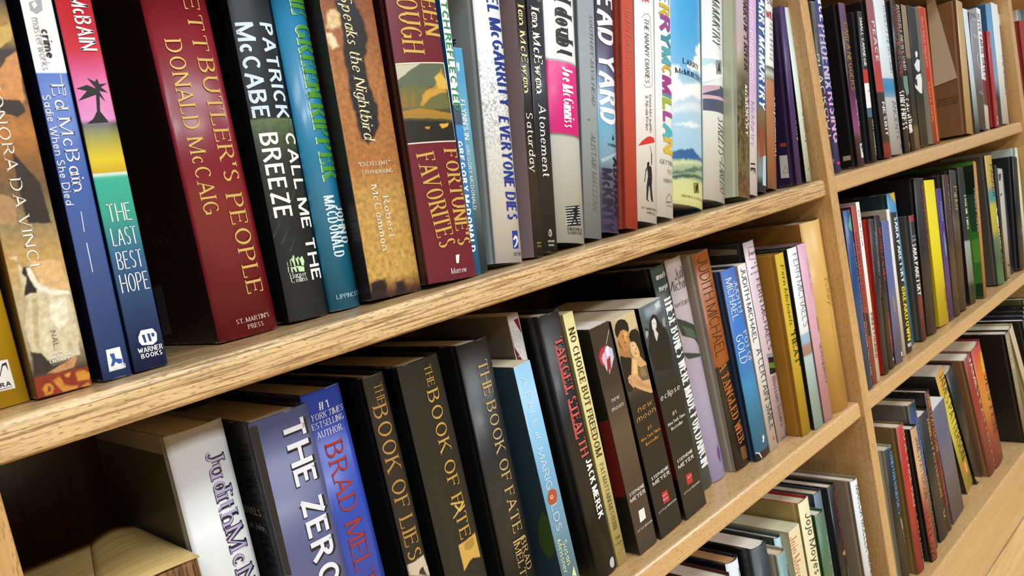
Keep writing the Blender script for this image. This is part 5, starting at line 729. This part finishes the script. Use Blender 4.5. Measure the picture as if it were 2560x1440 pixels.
  dict(n='thin brown book flecked with white, last on the upper far shelf', x=901.7, y=15.5, z=0.5, w=12.2, h=227.9, d=132, a=2.2, k='pb', c='8a6a58', l='6a5044', ramp=[(0.0144,'b8844c'),(0.2178,'a87844'),(0.4387,'8a6450'),(0.8953,'7c6258'),(0.9134,'d8dcd8'),(1,'dfe4e2')], P=[('S','e6e0d0',[35.9,199.6,45,200.3,44.7,197.2,35.6,196.5]),('S','e6e0d0',[38.9,189.2,48,189.8,47.7,186.7,38.6,186.1]),('S','e6e0d0',[41.9,178.8,51.1,179.4,50.8,176.3,41.6,175.7]),('S','e6e0d0',[31.5,168,40.6,168.5,40.3,165.4,31.2,164.9]),('S','e6e0d0',[34.5,157.6,43.6,158.1,43.3,155,34.2,154.5]),('S','e6e0d0',[37.5,147.1,46.7,147.6,46.4,144.4,37.2,144]),('S','e6e0d0',[27.1,136.4,36.2,136.8,35.9,133.7,26.8,133.3]),('S','e6e0d0',[30.1,125.9,39.2,126.3,38.9,123.2,29.8,122.8]),('S','e6e0d0',[33.1,115.4,42.3,115.7,41.9,112.6,32.8,112.3]),('S','e6e0d0',[22.7,104.8,31.8,105.1,31.5,102,22.4,101.8]),('S','e6e0d0',[25.7,94.3,34.8,94.6,34.5,91.4,25.4,91.2])]),
 ]),
 ('books on the middle shelf of the far bookcase', -301.8, [
  dict(n='dark blue hardback with a turquoise picture, first on the middle far shelf', x=10.1, y=6, z=1.1, w=23.1, h=250.7, d=148, a=2.79, k='hb', c='1d4478', l='152c4c', bulge=2, T=[('Sd','BODY IN THE BOUILLON',[19.6,203.5,19.6,107.5],6,'N','e0e4ea','title'),('Sd','KATHERINE HALL PAGE',[18.5,92.6,18.5,17.7],6,'NB','d0d8e4','author_name')], P=[('S','5aa89c',[9.2,232.8,15.9,242.8,23,245.1,27.4,241.6,24,224.9,21.4,219.8,11.4,222.6,7.8,228.4])]),
  dict(n='narrow dull-red hardback, second on the middle far shelf', x=35.7, y=8, z=1, w=14.9, h=252.9, d=132, a=3.81, k='pb', c='9c3c30', l='5a2420', T=[('Sd','DIANA MOTT DAVIDSON',[5.5,215.6,5.5,111.8],7.2,'NL','5a1c18','author_name')], P=[('S','c88a58',[3.2,94,8.2,94.7,10.7,87.1,7.5,79.8,3.2,84.5]),('S','2a1c20',[2.1,102.9,10.9,100.6,12.8,68.4,3.4,69.4,4.1,84.4])]),
  dict(n='slim white book with black lettering, left of the orange-red cover', x=50.9, y=8, z=0.9, w=11.3, h=256.5, d=132, a=4.35, k='pb', c='e6e0d8', l='a88a84', T=[('Sd','DIANA',[4.5,244.8,4.5,193.3],4.4,'Ni','2a2424','author_name'),('Sd','PRESTIGADO',[6.2,97.9,6.2,33.4],5.2,'NB','3a2c24','title')]),
  dict(n='dark navy hardback with tan capitals and an orange-red back cover', x=83.4, y=10, z=2.2, w=18.1, h=225.8, d=148, a=6.84, k='hb', c='2c2a34', l='b02a1c', bulge=1, T=[('Sd','A HEARTBEAT AWAY',[16.8,205.2,16.8,110.4],6.7,'NB','d8a860','title'),('Sd','PALMER',[21.1,89.7,21.1,20.8],5.9,'NX','b84038','author_name')], P=[('S','c8ccd4',[18.4,6.4,26.8,6.6,27.2,4.1,19.8,3.7])]),
  dict(n='narrow black hardback with red capitals on a pale red panel', x=107.9, y=12, z=2.6, w=21.3, h=227.1, d=148, a=7.05, k='hb', c='241a1c', l='1c1a1e', bulge=1, T=[('Sd','MICHAEL PALMER',[12.6,207.5,12.6,129.7],10.4,'NB','a82c24','author_name'),('Sd','MIRACLE CURE',[18.5,83.1,18.5,21.2],9.3,'NX','1c1214','title')], P=[('S','a8342c',[11.3,83.8,25.5,82.1,23.5,24,12.2,20.7,10.4,55]),('S','d8d8dc',[13.6,13.9,18.1,15.2,18,10.6,14.7,9.9])]),
  dict(n='short periwinkle-blue book with white page tops', x=133.1, y=11.8, z=2.9, w=26.6, h=214, d=132, a=6.33, k='pb', c='5a6496', l='3a3f60', P=[('S','8a7a68',[9.8,99.3,27,99.8,29.1,75,12.4,77.2]),('S','e4e6ea',[22.5,14.9,26.5,15.1,25.6,8.4,22.1,8.6])]),
  dict(n='thin tall white book behind the periwinkle one on the middle far shelf', x=180.2, y=18, z=0.9, w=11.1, h=227.8, d=132, a=4.44, k='pb', c='dcd8cc', l='b4ac98'),
  dict(n='black hardback with white capitals above yellow capitals', x=193.3, y=18, z=1.9, w=25.6, h=219.4, d=148, a=4.29, k='hb', c='1f1d1e', l='16171a', bulge=1, T=[('Sd','SARA PARETSKY',[17.6,211.6,17.6,110.5],13.3,'NX','eceae6','author_name'),('Sd','BREAKDOWN',[15.4,101.9,15.4,19.5],15,'NX','e0c81c','title')], P=[('S','a8b0bc',[5.9,14.1,22.3,14.4,24,8.8,7.6,8.5])]),
  dict(n='tall blue and yellow hardback set back behind the black spines', x=229.1, y=29.4, z=1.1, w=33.9, h=246.8, d=148, a=1.86, k='hb', c='4a8ab4', l='1c3c48', bulge=1, P=[('S','d8b81c',[9.6,245.3,34.1,246.6,32.5,226.7])]),
  dict(n='short black hardback with a red top, white capitals and a grey back cover', x=267.4, y=19, z=2.1, w=20.5, h=203, d=148, a=5.74, k='hb', c='232222', l='4a4640', bulge=1, ramp=[(0.0011,'6a1c20'),(0.3396,'7a1a20'),(0.3718,'201f20'),(0.9453,'222222'),(0.9581,'8c1c26'),(1,'9c1c28')], T=[('Sd','SARA PARETSKY',[6.1,157,6.1,74.6],10.8,'NX','e8e6e2','author_name')], P=[('S','6a747c',[-2.6,169.2,13.7,171.6,15.3,168.8,-2.2,166.5]),('S','6a747c',[-4.1,164,16.9,165.9,18.2,162.2,-4.2,159.5])]),
  dict(n='big black hardback with dark red script along its spine edge', x=290.3, y=17.7, z=6.4, w=43.3, h=256.5, d=148, a=8.49, k='hb', c='2a2626', l='17171a', bulge=2, T=[('Sd','DARK RED FLAME',[29.5,240.6,45.1,19.8],12.7,'SX','8c3026','title')]),
  dict(n='bright yellow paperback with tiny black lettering down its right edge', x=348.3, y=18.6, z=4.4, w=45.8, h=246.9, d=132, a=5.55, k='pb', c='dfcf10', l='b8a80c', T=[('Sd','PARKER THE NOVELS OF A PRIVATE EYE',[47.6,225.8,47.6,115.9],7.7,'NB','4a4010','author_name'),('Sd','THOUSANDS SOLD',[40.7,61,40.7,22.1],5.8,'NB','8a3c14','quotation')]),
  dict(n='short violet paperback with turquoise lettering, right of the bright yellow one', x=395.3, y=18, z=2.6, w=24.6, h=228, d=132, a=6.04, k='pb', c='48307c', l='33205c', T=[('Sd','PARKER',[14.5,204.4,14.5,171.4],9.2,'NB','7aa4b8','author_name')], P=[('S','6a8a94',[13.5,149.9,26.4,160.6,21.5,134.8,24.5,112.3,15.2,109.2,11.6,125])]),
  dict(n='brown hardback with faint tan serif lettering, left of a darker one like it', x=422.1, y=17.1, z=4.6, w=32, h=246.9, d=148, a=8.31, k='hb', c='4a322a', l='33241f', bulge=1, T=[('Sd','Parker',[23.1,228.9,23.1,183.8],11.3,'S','8a7462','author_name'),('Sd','STARDUST',[34.5,121.1,34.5,33.9],5.7,'NB','a88a74','title')]),
  dict(n='dark brown-grey hardback with pale gold serif lettering and a white foot label', x=456.4, y=17.7, z=5.9, w=34.4, h=250.4, d=148, a=9.94, k='hb', c='3c3028', l='2a2622', bulge=1.5, ramp=[(0,'4a382c'),(0.4446,'4a3226'),(0.6164,'5a4a38'),(0.731,'3c362c'),(1,'34342e')], T=[('Sd','Parker',[19.4,220.7,19.4,178],17.5,'S','b8a878','author_name')], P=[('S','d8d4d8',[6.3,-2.3,27.3,-0.8,31.1,-4,17.4,-5.1,7.3,-10.3])]),
  dict(n='thin green-black paperback, left of the grass-green one with the orange spine', x=514.8, y=19, z=3.7, w=30.9, h=250.1, d=132, a=6.91, k='pb', c='2a3a2c', l='2a1c24', ramp=[(0.0045,'24382a'),(0.1286,'3a4a3c'),(0.1728,'8a9490'),(0.4528,'9aa4a4'),(0.4675,'202a20'),(1,'1c241e')], T=[('Sd','FOOL ME TWICE',[26.4,197.7,26.4,135.2],9.8,'NX','e0e0d8','title')]),
  dict(n='grass-green book with a narrow orange spine and white capitals on its cover', x=572.4, y=12, z=2.6, w=15.3, h=254.7, d=132, a=9.61, k='pb', c='b87838', l='3f7a2c', T=[('Ld','DAMNED IF YOU DO',[1,204,1,122.8],3.3,'NX','e0e4d8','title'),('Sd','HAROLD ADAMS',[6.6,247,6.6,137.3],5.2,'NB','e8d8b8','author_name')], P=[('L','1c2a1e',[18.3,247.5,0.2,248.6,-3.6,192.9,16.6,193.7]),('L','2c4a30',[16.6,193.7,-3.6,192.9,-1.7,122.5,12.3,124.1]),('L','5c9a34',[14.4,108,-2.7,111.4,-3.9,64.6,12.8,66]),('L','24422a',[12.9,26.2,-3.1,27.3,-3.9,1.4,14.1,-1.9])]),
  dict(n='yellow and teal hardback with white rounded lettering and a grey-brown cover', x=678, y=14, z=3.5, w=43.5, h=253, d=148, a=4.65, k='hb', c='4a8a60', l='4a443c', bulge=2.5, ramp=[(0,'5aa874'),(0.0896,'4a9a68'),(0.184,'2c6a58'),(0.3411,'4a7a5c'),(0.4351,'b4a83c'),(0.607,'b8ac34'),(0.6539,'4a8478'),(0.7162,'4a8478'),(0.7785,'b09440'),(1,'b8983c')], T=[('Sd','PARKER',[25,234.1,25,172.3],18.4,'N','3a3420','author_name'),('Sd','California Girl',[33.2,147.2,48.7,35.4],23.3,'NX','ecece0','title')]),
  dict(n='thin dark brown hardback with a white top edge, near the right end', x=721.9, y=14, z=1.5, w=13, h=231, d=132, a=6.54, k='pb', c='2c2420', l='241c1a'),
  dict(n='narrow pale grey book with small black marks, between dark spines at the right end', x=736.9, y=15.8, z=4.9, w=28.4, h=220.5, d=132, a=9.87, k='pb', c='b4b0a4', l='8a867c', P=[('S','1c1c20',[-2.8,168.5,12.6,171.2,12.4,167.8,5.2,164.2,-2,164.6]),('S','1c1c20',[12.6,25.4,24.3,26.8,25.3,23.3,13.4,21.5]),('S','4a4050',[0.5,208.9,19.5,211,11.8,196,0.7,195.5])]),
  dict(n='narrow violet-navy book beside the pale grey one at the right end', x=786.7, y=20.8, z=1.9, w=23.7, h=212.2, d=132, a=4.51, k='pb', c='34304a', l='26243a'),
  dict(n='black hardback with a red-lettered spine and its wide dark cover facing left', x=813.3, y=9.5, z=7.3, w=35.1, h=234.2, d=148, a=12.03, k='hb', c='1a1c24', l='13151c', bulge=1, T=[('Sd','LUCKY',[26.7,172.9,26.7,138],17.9,'N','7a2420','title')], P=[('S','4a6ab8',[21.3,83.3,42.6,87.6,42.9,72.4,26.3,70.6])]),
  dict(n='pale mint and yellow hardback at the right edge of the middle far shelf', x=870.6, y=12.1, z=2.3, w=19, h=250, d=148, a=7.0, k='hb', c='c8d0ac', l='b8c8c0', bulge=1, T=[('Sd','LAUGH',[19.9,223.7,19.9,175.1],12.5,'SB','4a4a2c','title')], P=[('S','d0b828',[26.5,243.9,45.6,244.2,69.1,174.6,51.9,174.8])]),
 ]),
 ('books on the bottom shelf of the far bookcase', -627.8, [
  dict(n='black hardback with blue capitals and a pale green-edged back cover, first on its shelf', x=52.6, y=16, z=0.5, w=28.2, h=220.3, d=148, a=1.06, k='hb', c='211f1e', l='9a9a86', bulge=2, T=[('Sd','LONDON BRIDGES',[19.9,219.6,19.9,118.5],14.7,'NX','3a86b8','title'),('Sd','JAMES PATTERSON',[21.6,110.5,34.4,30.7],10,'NB','c8c0b0','author_name')], P=[('L','3f6a34',[6.8,159.4,1.7,161.8,0.6,123.7,7.5,119.2]),('L','16140f',[7.6,118.3,0.9,116,0,93.1,9.2,92.3])]),
  dict(n='red hardback with pale pink capitals and an olive-brown back cover', x=114.6, y=18, z=0.2, w=28.3, h=233.9, d=148, a=0.37, k='hb', c='a82a20', l='7a6234', bulge=2, T=[('Sd','ROSES ARE RED',[22.6,229.4,22.6,102.3],16,'NB','d8a090','title'),('Sd','PATTERSON',[30.6,87.3,30.6,-15.6],17.8,'NX','d8b0a0','author_name')]),
  dict(n='peach hardback with black capitals turning to red below, a blue-grey strip at its foot', x=158.6, y=12, z=0, w=24.8, h=219.7, d=148, a=-2.03, k='hb', c='a05a44', l='1f1c1c', bulge=1.5, ramp=[(0,'2c2422'),(0.2102,'9a342c'),(0.3939,'8a3c30'),(0.5154,'b07050'),(0.6664,'c8a074'),(1,'b48a64')], T=[('Sd','JAMES PATTERSON',[14.9,204,14.9,102.6],13.4,'N','2a1c18','author_name'),('Sd','CAT & MOUSE',[9.6,79.8,9.6,1.7],15,'NX','a83c30','title')], P=[('L','4a5468',[7.5,57.8,-1,59.2,0,-2.2,8.3,-5])]),
  dict(n='hardback with silvery blue lettering and a broad grey back cover, touching the peach one', x=184, y=21.3, z=0, w=31.8, h=247.7, d=148, a=-1.42, k='hb', c='2a3850', l='6a625a', bulge=2, ramp=[(0.0004,'4a2f28'),(0.3739,'7a6a58'),(0.6191,'48608c'),(0.9148,'2c4468'),(1,'1c2028')], T=[('Sd','VIOLETS ARE BLUE',[25.9,233.2,25.9,129.2],12.4,'NB','6a86b8','title'),('Sd','JAMES PATTERSON',[32.5,120.9,32.5,21.4],12.6,'NB','d0b890','author_name')]),
  dict(n='black hardback with gold capitals, white page tops and a small numeral near the foot', x=224.9, y=20.9, z=0, w=41, h=217.4, d=148, a=-3.73, k='hb', c='2a2724', l='26221f', bulge=2, T=[('Sd','JAMES PATTERSON',[35.2,204.8,35.2,67.7],17.6,'NB','c8983c','author_name'),('Sd','12',[33.7,43.1,33.7,28.9],12.6,'S','c8b8a0','title')]),
  dict(n='black hardback with a gold and dark red lettered spine, left of the slate-blue paperback', x=266.4, y=22.1, z=0, w=19.3, h=245.1, d=148, a=-3.05, k='hb', c='5a241c', l='161719', bulge=1.5, T=[('Sd','JAMES PATTERSON',[9.1,240.8,9.1,142.5],10.4,'NB','b8883c','author_name'),('Sd','HONEYMOON',[10,124.6,10,46.4],7.8,'NX','a03028','title')]),
  dict(n='slate-blue paperback leaning back with its thick white page edges showing', x=295.2, y=23.3, z=0, w=58.4, h=207.9, d=132, a=-5.52, k='pb', c='5c5a6c', l='5c5a6c', pc='e6e6e0'),
  dict(n='yellow paperback with black capitals and an orange numeral, leaning far to the left', x=420.3, y=38, z=0, w=37, h=252.2, d=132, a=-16.15, k='pb', c='c4b83c', l='26241a', ramp=[(0,'c8bc40'),(0.7293,'c4b43c'),(0.8618,'c49a30'),(1,'c08c2c')], T=[('Sd','JAMES PATTERSON',[25.3,243.9,25.3,62.7],21.2,'N','221e10','author_name'),('Sh','TOP',[18.2,17.8,35.1,17.8],2.3,'N','5a5420','publisher_mark')], P=[('S','c8702c',[14.8,60.7,37.1,51.2,39.7,24.3,10.8,35.4]),('S','e0a850',[21,54.7,28.1,51.9,27.9,30.9,20.8,33.9])]),
  dict(n='black hardback with a torn white flap sticking out of its cover', x=466.8, y=33.5, z=0, w=38.1, h=244.2, d=148, a=-17.84, k='hb', c='26261f', l='1c1c18', bulge=3, P=[('S','a88a60',[-1.1,19.5,23.1,-1.8,19.1,-11,2.7,5.4])]),
  dict(n='red hardback with white capitals and a tan-brown back cover', x=507, y=23, z=0, w=37.5, h=244.4, d=148, a=-12.05, k='hb', c='8c2c1e', l='8a6446', bulge=2, T=[('Sd','JAMES PATTERSON',[23.5,241.3,39.9,-7.6],15.5,'NB','d8b8a0','author_name')]),
  dict(n='fiery red, orange and yellow hardback with dark curling lettering', x=545.6, y=22.8, z=0, w=53.2, h=248.4, d=148, a=-10.55, k='hb', c='a85a20', l='8c2420', bulge=3, ramp=[(0,'8c2428'),(0.3355,'b4502c'),(0.5423,'c0802c'),(0.8129,'c86c24'),(0.9462,'b84024'),(1,'a82c2c')], T=[('Sd','JESTER',[43.9,180,34.4,63.9],25.8,'Si','3a1c14','title')], P=[('S','d8b01c',[36.4,230.2,57.7,219.6,56.7,181.6,28.1,190.5,28.6,213.3])]),
  dict(n='large black hardback filling the right edge, striped tan lettering on its spine', x=690.9, y=8, z=0, w=24.2, h=237.9, d=148, a=-9.03, k='hb', c='8a8468', l='1a1716', bulge=1, T=[('Sd','PATTERSON',[5.4,228.7,5.4,164.5],16.3,'NB','c8b890','author_name')]),
  dict(n='cream hardback with open page tops, above and behind the large black one', x=788.8, y=12, z=0, w=24.6, h=248.8, d=148, a=-21.65, k='hb', c='c0a888', l='b8b080', bulge=1, T=[('Sd','CRADLE AND ALL',[14.2,241.6,14.2,204.7],9.6,'NB','e8dcc0','title')]),
  dict(n='navy-black hardback with bright white page tops at the right edge of the bottom far shelf', x=825.6, y=8, z=0, w=16, h=235.5, d=148, a=-12.0, k='hb', c='2a2833', l='1d1a26', bulge=1, pc='e6e6e6'),
  dict(n='grey-topped hardback behind the navy-black one at the right edge', x=842.8, y=10.3, z=0, w=13, h=242.6, d=148, a=-12.0, k='hb', c='4a4a48', l='2a2a2c', bulge=1, pc='a8a49c'),
  dict(n='hardback with cream page tops, second behind the navy-black one at the right edge', x=856.7, y=12.2, z=0, w=11.9, h=249.6, d=148, a=-12.0, k='hb', c='5a5844', l='26261f', bulge=1, pc='d8d2b4'),
  dict(n='hardback with dull page tops, third behind the navy-black one at the right edge', x=869.1, y=14.1, z=0, w=11.2, h=255.7, d=148, a=-12.0, k='hb', c='3a3830', l='1c1c1a', bulge=1, pc='b4ac98'),
  dict(n='olive-covered hardback, the last and tallest before the end of the bottom far shelf', x=880.9, y=14.4, z=0, w=15.3, h=270.6, d=148, a=-12.0, k='hb', c='4a4a30', l='5a5838', bulge=1),
 ]),
 ('books in the third bookcase', 0.0, [
  dict(n='red cloth hardback at the top right corner, beyond the last upright', x=1093.5, y=22, z=2.2, w=59.4, h=216.7, d=148, a=2.16, k='hb', c='8a2622', l='82201c', bulge=1, cloth=1, T=[('Ld','MEMOIR',[8.7,166.6,8.7,130.3],4.6,'S','a85a4c','title')]),
  dict(n='taller teal and white hardback behind the red cloth one in the top right corner', x=1154.9, y=34.9, z=7.6, w=73.1, h=242.9, d=148, a=6.0, k='hb', c='2a5a68', l='d0d0d2', bulge=2),
 ]),
]

idx = 0
for group, zb, items in ROWS:
    for e in items:
        book(e, zb, group, idx)
        idx += 1

# ---------------------------------------------------------------- loose things on the shelves
def paper(h, r=.7):
    T = NT('paper ' + h); T.b.inputs['Base Color'].default_value = lin(h); T.rough(r); return T.m
# flat cardboard box, lower left, two flaps meeting at a slanted seam
T = NT('kraft cardboard')
f_ = T.noise(T.coords((14, 500, 14)), 1, 3)
T.l(T.ramp(f_, [(.35, lin('b69a5c')), (.65, lin('cbb174'))]).outputs[0], T.b.inputs['Base Color']); T.rough(.5)
KR = T.m
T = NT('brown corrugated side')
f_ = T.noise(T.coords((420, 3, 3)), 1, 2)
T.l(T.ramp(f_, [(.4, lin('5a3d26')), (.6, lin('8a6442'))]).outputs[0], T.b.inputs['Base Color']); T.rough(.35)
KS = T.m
bx = empty('cardboard_box', (-0.8897, 0.0430, 0.4360))
tag(bx, 'tan cardboard box with a bent top flap, lying left of the thick white hardback', 'box')
W_, D_, H_ = 0.0948, 0.1217, 0.1784
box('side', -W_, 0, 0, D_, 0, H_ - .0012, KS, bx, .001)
def flap(x0f, x1f, x0b, x1b, hump):
    V, F = [], []
    nx, ny = 10, 8
    for lay in (0, -.0011):
        for j in range(ny + 1):
            t = j / ny
            for i in range(nx + 1):
                q = i / nx
                x = (x0f + (x1f - x0f) * q) * (1 - t) + (x0b + (x1b - x0b) * q) * t
                V.append((x, -.001 + t * (D_ + .001), H_ + lay + hump * math.sin(math.pi * min(1, q * 1.0)) * (.35 + .65 * t)))
    n_ = (nx + 1) * (ny + 1)
    for j in range(ny):
        for i in range(nx):
            a = j * (nx + 1) + i
            F.append((a, a + 1, a + nx + 2, a + nx + 1)); F.append((n_ + a, n_ + a + nx + 1, n_ + a + nx + 2, n_ + a + 1))
    for i in range(nx):
        F.append((i, n_ + i, n_ + i + 1, i + 1)); a = ny * (nx + 1) + i; F.append((a, a + 1, n_ + a + 1, n_ + a))
    for j in range(ny):
        a = j * (nx + 1); F.append((a, a + nx + 1, n_ + a + nx + 1, n_ + a)); a += nx; F.append((a, n_ + a, n_ + a + nx + 1, a + nx + 1))
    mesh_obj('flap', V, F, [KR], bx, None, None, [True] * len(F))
flap(-W_ * .62, .001, -W_ * .30, .001, .004)
flap(-W_, -W_ * .625, -W_, -W_ * .305, 0)
for k_ in range(5):
    x_ = -.003 - k_ * .0045
    box('ridge', x_ - .0008, x_ + .0008, -.0012, .0002, .002, H_ - .004, KS, bx, .0004)
# paper slip tucked against the plain brown cover on the upper far shelf
sl = mesh_obj('paper_slip', [(0.6316, 0.0583, 1.0062), (0.6304, 0.0435, 0.9985), (0.6059, 0.0171, 0.8465), (0.6048, 0.0569, 0.8399), (0.6312, 0.0582, 1.0061), (0.6299, 0.0434, 0.9984), (0.6055, 0.0170, 0.8464), (0.6044, 0.0568, 0.8398)], [(0, 1, 2, 3), (7, 6, 5, 4), (0, 4, 5, 1), (1, 5, 6, 2), (2, 6, 7, 3), (3, 7, 4, 0)], [paper('c2a78a')])
tag(sl, 'pale printed paper slip leaning against the plain brown book cover', 'paper')
